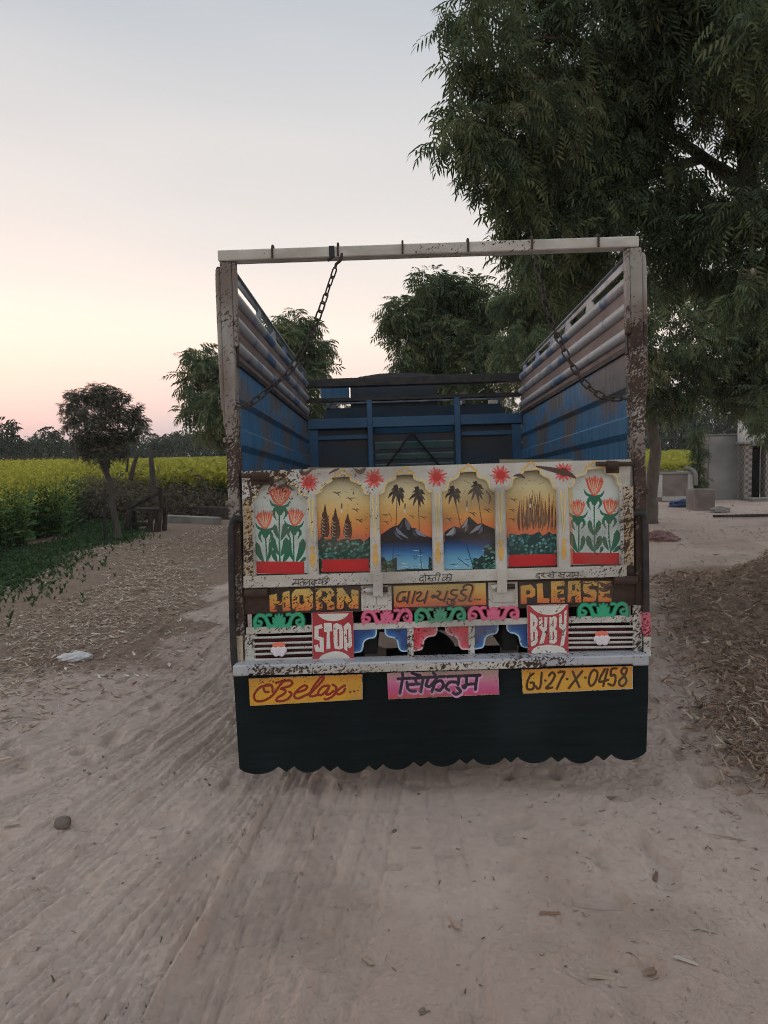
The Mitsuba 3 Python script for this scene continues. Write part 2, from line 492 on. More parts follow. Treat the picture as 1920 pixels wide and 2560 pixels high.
part("headboard", bx(-0.95, 0.95, LEN, LEN + 0.02, 1.19, 2.23, 0.003), "dark_sheet", label="dark front wall of the load bed with blue posts and rails")
part("headboard__blue_rail", bx(-0.95, 0.95, LEN - 0.05, LEN - 0.002, 2.215, 2.306, 0.006), "blue_paint")
part("headboard__middle_rail", bx(-0.95, 0.95, LEN - 0.03, LEN + 0.03, 2.455, 2.490, 0.004), "dark_metal")
part("headboard__upper_rail", bx(-0.955, 0.955, LEN - 0.04, LEN + 0.04, 2.585, 2.662, 0.006), "dark_metal")
for u0, u1 in ((917, 933), (1134, 1151)):
    x0, x1, _, _ = fb(u0, 1000, u1, 1100)
    part("headboard__blue_post", bx(x0, x1, LEN - 0.062, LEN - 0.004, 1.2, 2.46, 0.004), "blue_paint")
x0, x1, _, _ = fb(933, 1000, 1134, 1100)
for i, (za, zb_) in enumerate(((2.16, 2.215), (2.02, 2.09), (1.93, 1.985), (1.84, 1.895), (1.75, 1.805))):
    m = bx(x0 + 0.004, x1 - 0.004, -0.006, 0.006, za - (za + zb_) / 2, zb_ - (za + zb_) / 2, 0.002)
    m.apply_transform(trimesh.transformations.rotation_matrix(0.5, [1, 0, 0]))
    m.apply_translation([0, LEN - 0.018, (za + zb_) / 2])
    part("headboard__louver", m, "green_sheet" if i else "blue_paint")
xc = (x0 + x1) / 2 - 0.02
for a in ((-0.30, 1.78), (0.30, 1.78)):
    part("headboard__star_bar", tube([(xc, LEN - 0.045, 2.17), (xc + a[0], LEN - 0.045, a[1])], 0.010, 6), "dark_metal")
for s in (-1, 1):
    part("headboard__side_frame", bx(s * 0.945, s * 0.86, LEN - 0.03, LEN - 0.003, 1.2, 2.214, 0.004), "blue_paint")
    part("headboard__panel_rail", bx(s * 0.86, s * 0.41, LEN - 0.02, LEN - 0.002, 2.12, 2.16, 0.004), "blue_paint")
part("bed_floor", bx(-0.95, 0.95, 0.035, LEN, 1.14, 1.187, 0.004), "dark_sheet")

# ---- cab, chassis, wheels
cab = trimesh.convex.convex_hull(np.array([(sx * w, y, z) for sx in (-1, 1) for (w, y, z) in ((0.86, 3.22, 0.85), (0.86, 3.22, 2.26), (0.80, 3.32, 2.43), (0.80, 4.10, 2.43), (0.86, 4.55, 1.75), (0.88, 4.75, 1.65), (0.88, 4.75, 0.75), (0.86, 4.0, 0.72))]))
part("cab", cab, "cab_paint", 20)
part("cab__rear_window", bx(-0.5, 0.5, 3.212, 3.219, 1.82, 2.14, 0.002), "glass")
part("cab__windscreen", trimesh.convex.convex_hull(np.array([(sx * w, y, z) for sx in (-1, 1) for (w, y, z) in ((0.72, 4.135, 2.39), (0.78, 4.53, 1.80), (0.72, 4.145, 2.395), (0.78, 4.54, 1.805))])), "glass")
for s in (-1, 1):
    part("cab__headlight", trimesh.creation.cylinder(0.09, 0.03, sections=20, transform=trimesh.transformations.rotation_matrix(math.pi / 2, [1, 0, 0]) @ np.eye(4)).apply_translation([s * 0.62, 4.76, 1.05]), "silver", 30)
    part("cab__door", bx(s * 0.872, s * 0.90, 3.5, 4.35, 0.95, 1.72, 0.008), "cab_paint")
roll = [(*loc(u, v, 3.6),) for u, v in ((878, 952), (900, 944), (950, 936), (1010, 933), (1060, 933), (1086, 938), (1090, 950))]
tarp = trimesh.convex.convex_hull(np.vstack([[(x, 3.40, 2.38), (x, 3.40, z - 0.03), (x, 3.55, z), (x, 3.9, z - 0.02), (x, 3.98, 2.38)] for x, z in roll]))
part("roof_load", tarp, "dark_sheet", 40, label="dark folded load lying on the cab roof")
part("roof_carrier", cat([bx(-0.80, 0.80, 3.34, 3.37, 2.47, 2.50, 0.003), bx(-0.80, 0.80, 3.95, 3.98, 2.45, 2.48, 0.003), bx(0.45, 0.48, 3.3, 4.0, 2.43, 2.54, 0.003), bx(-0.80, -0.77, 3.3, 4.0, 2.43, 2.54, 0.003), bx(0.78, 0.81, 3.3, 4.0, 2.43, 2.54, 0.003)]), "steel_rail")
a, b = loc(803, 1003, 3.28), loc(872, 962, 3.28)
part("roof_board", bx(a[0], b[0], 3.28, 3.295, a[1], b[1], 0.003), "blue_sheet")
part("chassis", cat([bx(sx * 0.34 - 0.035, sx * 0.34 + 0.035, 0.03, 4.6, 0.86, 1.0, 0.004) for sx in (-1, 1)] + [bx(-0.94, 0.94, y, y + 0.06, 1.0, 1.139, 0.004) for y in (0.2, 0.9, 1.6, 2.3, 3.0)] + [bx(-0.34, 0.34, y, y + 0.06, 0.88, 0.98, 0.004) for y in (0.5, 2.6)]), "void")
prof = [(0.20, -0.10), (0.33, -0.11), (0.375, -0.09), (0.39, -0.05), (0.39, 0.05), (0.375, 0.09), (0.33, 0.11), (0.20, 0.10)]
for i, (sx, yy, off) in enumerate(((-1, 1.0, 0.0), (1, 1.0, 0.0), (-1, 3.85, 0.0), (1, 3.85, 0.0))):
    zc = w2t(np.array(TRUCK.matrix)[:3, :3] @ np.array([sx * 0.75, yy, 0.0]) * 0 + np.array([sx * 0.75, yy, 0.385]))[2]
    key = num("truck__wheel")
    ty = trimesh.creation.revolve(np.array(prof + prof[:1]), sections=40)
    ty.apply_transform(trimesh.transformations.rotation_matrix(math.pi / 2, [0, 1, 0]))
    ty.apply_translation([sx * 0.74, yy, zc])
    put(key, ty, "tyre", 30, TRUCK)
    rim = trimesh.creation.revolve(np.array([(0.0, 0.0), (0.10, 0.02), (0.17, -0.03), (0.205, 0.07), (0.205, -0.09), (0.0, -0.09)]), sections=28)
    rim.apply_transform(trimesh.transformations.rotation_matrix(sx * math.pi / 2, [0, 1, 0]))
    rim.apply_translation([sx * 0.75, yy, zc])
    put(key + "__rim", rim, "silver", 30, TRUCK)
zc = w2t(np.array([0, 1.0, 0.385]))[2]
part("rear_axle", cat([tube([(-0.65, 1.0, zc), (0.65, 1.0, zc)], 0.055, 12), trimesh.creation.icosphere(2, 0.16).apply_translation([0, 1.0, zc])]), "void", 40)
zc2 = w2t(np.array([0, 3.85, 0.385]))[2]
part("front_axle", tube([(-0.65, 3.85, zc2), (0.65, 3.85, zc2)], 0.05, 12), "void", 40)
for sx in (-1, 1):
    part("leaf_spring", tube(spline([(sx * 0.5, 0.45, zc + 0.22), (sx * 0.5, 1.0, zc + 0.08), (sx * 0.5, 1.6, zc + 0.22)], 6), 0.035, 6), "void")
# plates seen through the openings under the tailgate
for u0, u1, v0, v1 in ((905, 966, 1602, 1646), (1244, 1296, 1590, 1632)):
    a, b = loc(u0, v0, 0.5), loc(u1, v1, 0.5)
    part("mud_guard", plate(Polygon([(a[0], b[1] - 0.1), (b[0], b[1] - 0.1), (b[0], a[1] - 0.05), (a[0] + 0.02, a[1])]), 0.5, 0.508), "concrete")

# ---- tailgate frame with six cusped openings
ZS = 200 / 1382
PAN = [((600, 1160), [(270, 1945), (215, 600), (285, 575), (310, 500), (330, 430), (400, 380), (480, 350), (500, 300), (500, 272), (780, 268), (800, 340), (870, 365), (955, 390), (1000, 460), (1012, 520), (1060, 560), (1125, 580), (1168, 1930)]),
       ((760, 1160), [(255, 1920), (205, 540), (270, 500), (312, 485), (322, 410), (380, 360), (460, 322), (495, 290), (490, 240), (780, 225), (790, 280), (830, 310), (920, 340), (980, 390), (1000, 450), (1020, 500), (1060, 530), (1138, 540), (1142, 1895)]),
       ((920, 1160), [(233, 1890), (185, 540), (240, 520), (290, 480), (302, 400), (350, 330), (440, 290), (495, 250), (490, 200), (770, 185), (778, 250), (830, 290), (920, 310), (975, 350), (990, 430), (1030, 488), (1100, 500), (1120, 1860)]),
       ((1080, 1160), [(215, 1850), (168, 485), (245, 465), (285, 420), (300, 345), (340, 300), (430, 260), (478, 205), (488, 150), (760, 140), (772, 220), (830, 258), (920, 280), (970, 360), (990, 430), (1040, 475), (1088, 490), (1106, 1830)]),
       ((1240, 1140), [(198, 1955), (160, 600), (240, 570), (288, 520), (300, 425), (340, 380), (440, 335), (490, 270), (500, 262), (740, 245), (762, 310), (830, 360), (920, 400), (960, 490), (990, 560), (1050, 585), (1073, 1940)]),
       ((1400, 1130), [(185, 1995), (145, 630), (230, 600), (262, 540), (270, 455), (370, 420), (450, 390), (475, 320), (480, 310), (755, 295), (780, 370), (850, 395), (930, 410), (970, 480), (985, 560), (1035, 590), (1075, 1975)])]
YF, YP = -0.028, 0.002
holes = []
for o, pts in PAN:
    n = len(pts)
    curve = [pts[0], pts[1]] + list(spline(pts[1:n - 1], 3)[1:-1]) + [pts[n - 2], pts[n - 1]]
    holes.append([loc(*(np.array(o) + np.array(p) * ZS), YF) for p in curve])
frame = Polygon([loc(604, 1178, YF), loc(1577, 1148, YF), loc(1566, 1441, YF), loc(612, 1471, YF)], holes).buffer(0)
part("tailgate", plate(frame, YF, -0.004), "white_some", label="cream painted steel tailgate with six cusped arches and chipped paint")
part("tailgate__backing_sheet", bx(-0.93, 0.93, 0.006, 0.022, Z_BOT, Z_TOP - 0.003, 0.002), "dark_sheet")
TG = "tailgate__"
# raised pilasters and rails
PIL = [((1150, 520), (1290, 520), (1340, 1960), (1195, 1960), 0), ((1140, 470), (1290, 470), (1320, 1930), (1160, 1935), 1), ((1125, 440), (1265, 430), (1300, 1880), (1135, 1890), 2), ((1100, 420), (1240, 410), (1290, 1840), (1110, 1850), 3), ((1075, 520), (1240, 510), (1275, 1960), (1085, 1960), 4)]
for a, b, c, d, i in PIL:
    o = np.array(PAN[i][0])
    part(TG + "pilaster", plate(Polygon([loc(*(o + np.array(p) * ZS), YF - 0.008) for p in (a, b, c, d)]), YF - 0.010, YF - 0.0005), "white_some")
for s, q in ((-1, [(55, 600), (190, 600), (235, 1960), (80, 1960)]), (1, [(1105, 590), (1260, 590), (1270, 1960), (1120, 1960)])):
    o = np.array(PAN[0 if s < 0 else 5][0])
    part(TG + "end_stile", plate(Polygon([loc(*(o + np.array(p) * ZS), YF - 0.008) for p in q]), YF - 0.012, YF - 0.0005), "cream_many")
q = [(609, 1440), (1566, 1413), (1566, 1441), (609, 1469)]
part(TG + "bottom_rail", plate(Polygon([loc(u, v, YF - 0.01) for u, v in q]), YF - 0.014, YF - 0.011), "white_some")
for u, v, w in ((945, 1452, 24), (1255, 1443, 24)):
    part(TG + "strap", plate(Polygon([loc(u - w / 2, v - 20, YF - 0.016), loc(u + w / 2, v - 20, YF - 0.016), loc(u + w / 2, v + 38, YF - 0.016), loc(u - w / 2, v + 38, YF - 0.016)]), YF - 0.024, YF - 0.0145), "white_some")
for s in (-1, 1):                                 # bolts at the top corners and hinge barrels at the bottom corners
    u0, u1, v = (604, 672, 1189) if s < 0 else (1490, 1582, 1160)
    a, b = loc(u0, v, -0.05), loc(u1, v, -0.05)
    part(TG + "top_bolt", cat([tube([(a[0], -0.052, a[1]), (b[0], -0.052, b[1])], 0.011, 8), tube([(a[0] + 0.05, -0.052, a[1] - 0.004), (b[0] - (0.0 if s < 0 else 0.07), -0.052, b[1] - 0.004)], 0.020, 10)]), "rust", 35)
    part(TG + "latch_plate", bx(*((a[0] + 0.04, b[0] + 0.02) if s < 0 else (a[0] + 0.05, b[0] - 0.06)), -0.036, -0.0285, a[1] - 0.045, a[1] - 0.012, 0.002), "rust")
    a, b = (loc(612, 1484, -0.04), loc(668, 1482, -0.04)) if s < 0 else (loc(1536, 1452, -0.04), loc(1592, 1450, -0.04))
    part(TG + "hinge_barrel", cat([tube([(a[0], -0.04, a[1]), (b[0], -0.04, b[1])], 0.020, 12), tube([((a[0] + b[0]) / 2 - 0.004, -0.04, a[1]), ((a[0] + b[0]) / 2 + 0.004, -0.04, a[1])], 0.0225, 12)]), "rust", 35)

# ---- the six paintings
GREEN, DGREEN = pc(24, 92, 68), pc(18, 66, 50)
RED = pc(172, 28, 32)


def flower(D, bx_, by, k, lo, hi, R, seed, tilt=0):
    g = np.random.default_rng(seed)
    P = lambda x, y: (bx_ + x * k, by + y * k)
    D.brush([P(-180, -110), P(-130, -20), P(-10, 20)], [3, 45 * k, 50 * k], GREEN)
    D.brush([P(180, -90), P(120, 0), P(10, 25)], [3, 45 * k, 50 * k], GREEN)
    D.poly([P(-85, 10), P(0, -20), P(85, 10), P(70, 90), P(25, 170), P(-25, 170), P(-70, 90)], GREEN)
    D.brush([P(-60, 30), P(-110, 130), P(-55, 260)], [60 * k, 52 * k, 3], GREEN)
    D.brush([P(60, 30), P(115, 130), P(55, 240)], [60 * k, 52 * k, 3], GREEN)
    n = 11
    for i in range(n):
        a = math.radians(lo + (hi - lo) * i / (n - 1))
        r = R * (0.86 + 0.14 * math.cos(a * 1.6)) * (0.93 + 0.14 * g.random())
        tip, mid = P(math.sin(a) * r, -math.cos(a) * r), P(math.sin(a) * r * 0.6, -math.cos(a) * r * 0.55)
        D.brush([P(math.sin(a) * 24, 0), mid, tip], [26 * k, R * 0.20 * k, R * 0.12 * k, 6], [pc(178, 66, 50), pc(192, 92, 62), pc(184, 78, 58)][i % 3])
    for i in range(6):
        a = math.radians(lo + (hi - lo) * (i + 0.5) / 6)
        r = R * (0.72 + 0.22 * g.random())
        D.brush([P(math.sin(a) * 40, -30), P(math.sin(a) * r * 0.6, -math.cos(a) * r * 0.55), P(math.sin(a) * r, -math.cos(a) * r)], [3, 12 * k, 14 * k, 3], pc(222, 160, 122) if i % 2 else pc(208, 180, 165))


def leafy(D, x0, y0, x1, y1, w, bend=0.25, col=GREEN):
    mx, my = (x0 + x1) / 2, (y0 + y1) / 2
    dx, dy = x1 - x0, y1 - y0
    D.brush([(x0, y0), (mx + dy * bend * 0.3 * (1 if x0 < x1 else -1) * -1, my), (x1, y1)], [3, w, w, w * 0.7, 8], col)


def flowers(i, fl, stems, leaves, red):
    D = Draw(np.array(PAN[i][0]), ZS, YP)
    D.poly([(60, 150), (1330, 150), (1330, 2080), (60, 2080)], grad((250, (160, 158, 148)), (480, (176, 180, 172)), (1500, (172, 186, 180)), (1980, (170, 182, 176))))
    for a in stems:
        D.brush(a, [26, 22, 30, 34], GREEN)
        D.line([(a[0][0] + 8, a[0][1] + 300), (a[-1][0] + 6, a[-1][1])], 9, pc(80, 150, 120))
    for a in leaves:
        leafy(D, *a)
    for a in fl:
        flower(D, *a)
    D.poly([(60, red[1][1] + 6), (1330, red[1][1] - 20), (1330, 2080), (60, 2080)], pc(34, 36, 30))
    D.poly([red[0], (red[1][0], red[0][1] + 8), red[1], (red[0][0] + 6, red[1][1] - 8)], RED)
    return D


D = flowers(0, [(690, 720, 1.0, -36, 36, 370, 1), (440, 1120, 0.95, -36, 24, 345, 2), (935, 1070, 0.95, -22, 40, 330, 3)],
            [[(678, 880), (680, 1300), (692, 1700)], [(440, 1230), (455, 1500), (470, 1700)], [(925, 1170), (928, 1450), (930, 1700)]],
            [(600, 1040, 672, 1290, 75), (785, 1010, 705, 1320, 95), (565, 1250, 668, 1570, 85), (800, 1265, 708, 1590, 100), (575, 1480, 645, 1700, 80), (835, 1450, 745, 1700, 100),
             (285, 1350, 412, 1700, 105), (520, 1330, 475, 1680, 68), (858, 1285, 918, 1670, 72), (1090, 1285, 972, 1690, 115), (1135, 1610, 1035, 1700, 55)], [(282, 1680), (1112, 1900)])
art(TG + "painted_panel", D, "art_few", "painted panel of three orange flowers left of the other panels")
CY, DK = pc(180, 176, 150), pc(46, 38, 28)


def sky_panel(i, y0, hor, bushes=None):
    D = Draw(np.array(PAN[i][0]), ZS, YP)
    D.poly([(60, 60), (1330, 60), (1330, 2080), (60, 2080)], grad((y0, (112, 104, 78)), (y0 + 110, (160, 152, 122)), (y0 + 260, (182, 172, 132)), (y0 + 0.45 * (hor - y0), (192, 164, 106)), (y0 + 0.66 * (hor - y0), (200, 142, 72)), (y0 + 0.85 * (hor - y0), (194, 114, 62)), (hor, (186, 98, 66))))
    return D


def bird(D, x, y, s, col=DK):
    D.brush([(x - 70 * s, y - 12 * s), (x - 30 * s, y - 16 * s), (x, y + 8 * s)], [4, 16 * s, 14 * s], col)
    D.brush([(x, y + 8 * s), (x + 30 * s, y - 14 * s), (x + 70 * s, y + 6 * s)], [14 * s, 16 * s, 4], col)
    D.brush([(x - 10 * s, y), (x + 20 * s, y + 20 * s), (x + 45 * s, y + 48 * s)], [8, 16 * s, 5], col)


def bush(D, x0, x1, top, bot, seed, dark=(16, 52, 44), mid=(40, 100, 86), lite=(98, 146, 136)):
    g = np.random.default_rng(seed)
    n = int((x1 - x0) / 55)
    edge = [(x0, bot)] + [(x0 + (x1 - x0) * k / n, top + g.uniform(-35, 35) + 28 * math.sin(k * 1.7)) for k in range(n + 1)] + [(x1, bot)]
    D.poly(edge, pc(*dark))
    for k in range(int((x1 - x0) * (bot - top) / 4200)):
        x, y = g.uniform(x0 + 20, x1 - 20), g.uniform(top + 25, bot - 25)
        a = g.uniform(2.2, 3.8)
        c = mid if g.random() < 0.72 else lite
        for j in range(4):
            b = a + (j - 1.5) * 0.4
            D.brush([(x, y), (x + 24 * math.cos(b), y + 18 * math.sin(b)), (x + 48 * math.cos(b), y + 34 * math.sin(b) + 8)], [4, 22, 5], pc(*(np.array(c) * g.uniform(0.75, 1.1))))


def nail(D, x, y):
    D.line([(x, y - 110), (x - 4, y - 20)], 26, pc(90, 80, 60))
    D.line([(x - 4, y - 10), (x - 4, y + 30)], 34, pc(192, 186, 168))


D = sky_panel(1, 230, 1290)
for x, y, s in ((570, 505, 1.1), (790, 600, 0.95), (890, 790, 0.95), (960, 975, 1.0)):
    bird(D, x, y, s)
for a in ([(700, 475), (765, 490)], [(840, 570), (950, 625)], [(1040, 915), (1100, 920)], [(1060, 1200), (1090, 1250)], [(880, 1050), (900, 1040)], [(1050, 1105), (1100, 1110)]):
    D.brush(a, [4, 14, 4], DK)
for x, yt, yb, w in ((365, 690, 1260, 150), (545, 760, 1290, 165), (757, 850, 1270, 150)):
    D.brush([(x, yt), (x - 4, yt + 0.35 * (yb - yt)), (x, yt + 0.75 * (yb - yt)), (x, yb)], [5, w * 0.28, w * 0.75, w, w * 0.98, w * 0.6], pc(64, 40, 28))
    D.brush([(x - w * 0.32, yt + 130), (x - w * 0.36, yb - 60)], [4, w * 0.3, w * 0.3], pc(64, 40, 28))
    for j in range(5):
        y = yt + 0.42 * (yb - yt) + j * 62
        D.brush([(x - w * 0.40, y - 40), (x - w * 0.28, y + 14), (x + 4, y + 32)], [3, 9, 3], pc(206, 170, 140))
        D.brush([(x + w * 0.06, y + 26), (x + w * 0.30, y + 8), (x + w * 0.42, y - 42)], [3, 22, 4], pc(88, 56, 40))
nail(D, 652, 800)
bush(D, 150, 1250, 1290, 1800, 4)
D.poly([(60, 1640), (300, 1640), (300, 1850), (1330, 1850), (1330, 2080), (60, 2080)], pc(30, 34, 28))
D.poly([(312, 1648), (1122, 1636), (1122, 1850), (318, 1866)], RED)
art(TG + "painted_panel", D, "art_few", "painted panel of three dark cypress trees and birds over green bushes")


def palm(D, x, y, s, bx_, by, flip=1):
    D.line([(x, y), ((x + bx_) / 2 + 4, (y + by) / 2), (bx_, by)], 13 * s, pc(74, 46, 28))
    for k, (a, L) in enumerate(((-150, 130), (-115, 170), (-95, 175), (-35, 150), (-10, 160), (160, 190), (120, 200), (75, 210), (50, 200), (25, 160))):
        t = math.radians(a)
        ex, ey = x + L * 0.85 * s * math.cos(t), y + L * s * math.sin(t)
        D.brush([(x, y), ((x + ex) / 2 + 16 * math.cos(t) * flip, (y + ey) / 2 - 26 * s), (ex, ey + 26 * s)], [18 * s, 60 * s, 44 * s, 4], pc(44, 38, 34) if k % 3 else pc(66, 56, 46))
    D.brush([(x + 20, y - 60 * s), (x + 50 * s, y - 40 * s)], [3, 10, 3], pc(170, 160, 140))


def lake(D, top, bot, seed):
    D.poly([(60, top), (1330, top), (1330, bot + 200), (60, bot + 200)], grad((top, (14, 18, 28)), (top + 80, (22, 46, 84)), (top + 180, (36, 88, 138)), (top + 320, (84, 142, 172)), (bot - 60, (116, 164, 182))))
    g = np.random.default_rng(seed)
    for k in range(14):
        x, y = g.uniform(300, 1000), g.uniform(top + 140, bot - 60)
        L = g.uniform(60, 150)
        D.brush([(x, y), (x + L / 2, y + g.uniform(-8, 14)), (x + L, y + g.uniform(-14, 14))], [3, g.uniform(10, 18), 3], pc(28, 66, 92) if k % 3 else pc(176, 196, 200))


D = sky_panel(2, 190, 1250)
for x, y, s in ((760, 905, 0.75), (950, 920, 0.9), (315, 1005, 0.8), (290, 880, 0.7)):
    bird(D, x, y, s, pc(98, 58, 30))
for a in ([(610, 325), (720, 330)], [(520, 750), (570, 748)], [(660, 600), (715, 600)], [(1040, 845), (1090, 850)]):
    D.brush(a, [4, 14, 4], DK)
D.line([(370, 850), (400, 930), (400, 990)], 8, pc(80, 56, 34))
palm(D, 500, 500, 1.0, 480, 1130)
palm(D, 860, 530, 1.0, 885, 1160, -1)
D.poly([(120, 1260), (240, 1210), (420, 1085), (480, 1065), (520, 1060), (620, 925), (650, 935), (700, 1000), (760, 1110), (820, 1105), (890, 1160), (1000, 1240), (1200, 1300), (1250, 1420), (100, 1420)], pc(26, 24, 28))
for a, w, c in (([(640, 960), (690, 1060), (700, 1140)], [4, 90, 30], (84, 86, 98)), ([(610, 1000), (560, 1090), (520, 1130)], [4, 34, 4], (58, 60, 70)), ([(480, 1090), (540, 1180), (700, 1290)], [4, 60, 4], (104, 108, 122)), ([(460, 1140), (500, 1230), (600, 1310)], [4, 46, 4], (72, 76, 88)), ([(820, 1120), (880, 1190), (1010, 1260)], [4, 80, 4], (112, 114, 128)), ([(800, 1130), (800, 1200), (860, 1260)], [4, 50, 4], (60, 62, 72))):
    D.brush(a, w, pc(*c))
lake(D, 1335, 1860, 5)
D.line([(440, 1400), (425, 1730)], 14, pc(24, 52, 78), False)
D.line([(905, 1400), (920, 1790)], 14, pc(24, 52, 78), False)
bush(D, 100, 500, 1640, 2000, 6, (18, 44, 34), (66, 100, 76), (140, 164, 140))
bush(D, 1050, 1300, 1600, 2000, 8, (14, 34, 40), (34, 66, 74), (60, 100, 100))
D.brush([(480, 1850), (800, 1840), (1150, 1850)], [30, 70, 60], pc(30, 36, 34))
nail(D, 640, 800)
art(TG + "painted_panel", D, "art_few", "painted panel of two upright palms, grey mountains and a blue lake")

D = sky_panel(3, 150, 1180)
for x, y, s in ((950, 795, 1.0), (700, 855, 1.0), (290, 950, 0.95)):
    bird(D, x, y, s)
for a in ([(550, 285), (660, 335)], [(530, 530), (575, 450)], [(410, 945), (515, 965)], [(660, 640), (695, 715)], [(915, 725), (940, 750)], [(1030, 755), (1070, 780)], [(670, 360), (730, 375)]):
    D.brush(a, [4, 15, 4], DK)
palm(D, 370, 510, 0.95, 495, 1080)
palm(D, 765, 440, 1.0, 865, 1050, -1)
D.poly([(100, 1180), (210, 1180), (300, 1120), (385, 1075), (480, 1105), (560, 1010), (640, 905), (690, 950), (790, 1040), (860, 1020), (930, 1060), (1080, 1120), (1250, 1180), (1250, 1420), (100, 1420)], pc(26, 24, 26))
for a, w, c in (([(380, 1090), (340, 1180), (240, 1230)], [4, 90, 6], (134, 138, 142)), ([(395, 1100), (390, 1180), (330, 1250)], [4, 40, 4], (96, 100, 106)), ([(620, 950), (570, 1050), (520, 1110)], [4, 50, 4], (140, 142, 150)), ([(615, 1040), (590, 1120), (570, 1180)], [4, 50, 4], (92, 94, 96)), ([(860, 1040), (780, 1110), (650, 1200)], [4, 70, 4], (120, 120, 132)), ([(870, 1070), (850, 1140), (800, 1210)], [4, 60, 4], (82, 82, 92))):
    D.brush(a, w, pc(*c))
lake(D, 1280, 1850, 9)
D.line([(590, 1380), (700, 1740)], 16, pc(20, 48, 74), False)
D.line([(450, 1630), (640, 1770)], 15, pc(24, 50, 66), False)
bush(D, 700, 1250, 1620, 2000, 10, (12, 44, 42), (60, 116, 100), (120, 170, 156))
bush(D, 900, 1250, 1380, 1700, 12, (14, 40, 44), (80, 136, 126), (130, 178, 170))
D.brush([(150, 1840), (500, 1840), (900, 1830)], [24, 44, 60], pc(22, 32, 32))
nail(D, 605, 760)
art(TG + "painted_panel", D, "art_few", "painted panel of two slanting palms, grey mountains and a blue lake with green bushes at right")

D = sky_panel(4, 250, 1320)
for x, y, s in ((300, 755, 0.95), (280, 935, 0.8), (290, 1095, 0.85)):
    bird(D, x, y, s)
for a in ([(555, 425), (620, 435)], [(640, 430), (710, 425)], [(430, 530), (480, 575)], [(500, 470), (530, 500)], [(610, 570), (645, 615)], [(740, 490), (830, 455)]):
    D.brush(a, [4, 13, 4], pc(70, 64, 48))
g = np.random.default_rng(3)
for k in range(46):
    x = g.uniform(400, 1040)
    yb, yt = g.uniform(1180, 1300), g.uniform(560, 900) + 0.25 * abs(x - 700)
    b = g.uniform(-60, 60)
    D.brush([(x, yb), (x + b, (yb * 1.2 + yt * 0.8) / 2), (x + b * 0.6 + g.uniform(-40, 40), yt)], [8, 26, 16, 3], [pc(98, 58, 28), pc(80, 50, 30), pc(120, 86, 52)][k % 3])
bush(D, 120, 1200, 1340, 1900, 14, (16, 54, 52), (44, 98, 92), (92, 136, 134))
D.poly([(60, 1900), (1330, 1880), (1330, 2080), (60, 2080)], pc(30, 26, 22))
nail(D, 595, 850)
D.poly([(205, 1712), (1030, 1690), (1040, 1888), (215, 1915)], RED)
art(TG + "painted_panel", D, "art_few", "painted panel of brown reeds and three birds over green bushes")

D = flowers(5, [(590, 750, 1.0, -26, 32, 340, 21), (310, 1110, 0.95, -36, 28, 300, 22), (850, 1080, 0.95, -24, 38, 300, 23)],
            [[(590, 900), (592, 1300), (600, 1740)], [(325, 1230), (325, 1500), (320, 1740)], [(842, 1180), (845, 1450), (880, 1740)]],
            [(510, 1170, 575, 1430, 80), (675, 1180, 600, 1430, 85), (480, 1440, 580, 1720, 95), (695, 1440, 612, 1700, 100), (185, 1370, 300, 1730, 105), (400, 1440, 345, 1710, 75), (760, 1450, 840, 1700, 75), (990, 1340, 890, 1710, 110), (1040, 1620, 920, 1730, 70), (730, 1630, 690, 1740, 60), (170, 1670, 260, 1740, 60)], [(192, 1735), (1022, 1945)])
art(TG + "painted_panel", D, "art_few", "painted panel of three orange flowers right of the other panels")

# ---- painted trim on the frame: suns, arch outlines, drips and small motifs
D = Draw(np.zeros(2), 1.0, YF - 0.0012)
OCH, OCHP = pc(196, 150, 72), pc(200, 172, 116)
for i, (o, pts) in enumerate(PAN):
    P = [np.array(o) + np.array(p) * ZS for p in pts]
    n = len(P)
    cx = (P[1][0] + P[-2][0]) / 2
    top = min(p[1] for p in P)
    out = []
    for p in P[1:-1]:
        out.append((cx + (p[0] - cx) * 1.05, p[1] - 4.2))
    L = LineString(spline(out, 3)).buffer(2.3)
    hole = Polygon([tuple(np.array(o) + np.array(q) * ZS) for q in pts])
    D.add(L.difference(hole.buffer(0.6)), OCHP)
    mid = len(out) // 2
    k = int(np.argmin([abs(p[0] - (cx - 20)) + (0 if p[1] < top + 8 else 50) for p in out]))
    D.line([(cx - 21, top - 1.5), (cx, top - 20), (cx + 21, top - 3)], 4.0, OCH, False)
SUNS = [(772, 1205), (935, 1196), (1092, 1192), (1252, 1188), (1409, 1180)]
for i, (u, v) in enumerate(SUNS):
    g = np.random.default_rng(i + 40)
    for k in range(16):
        a = k * 2 * math.pi / 16 + g.uniform(-0.1, 0.1)
        r = g.uniform(21, 27)
        D.brush([(u + 9 * math.cos(a), v + 9 * math.sin(a)), (u + 0.6 * r * math.cos(a), v + 0.6 * r * math.sin(a)), (u + r * math.cos(a), v + r * math.sin(a))], [3.2, 5.0, 1.0], pc(184, 62, 56) if k % 2 else pc(196, 92, 84))
    D.dot(u, v, 11.5, pc(164, 44, 40) if i < 4 else pc(110, 34, 32))
RB = pc(74, 50, 42)
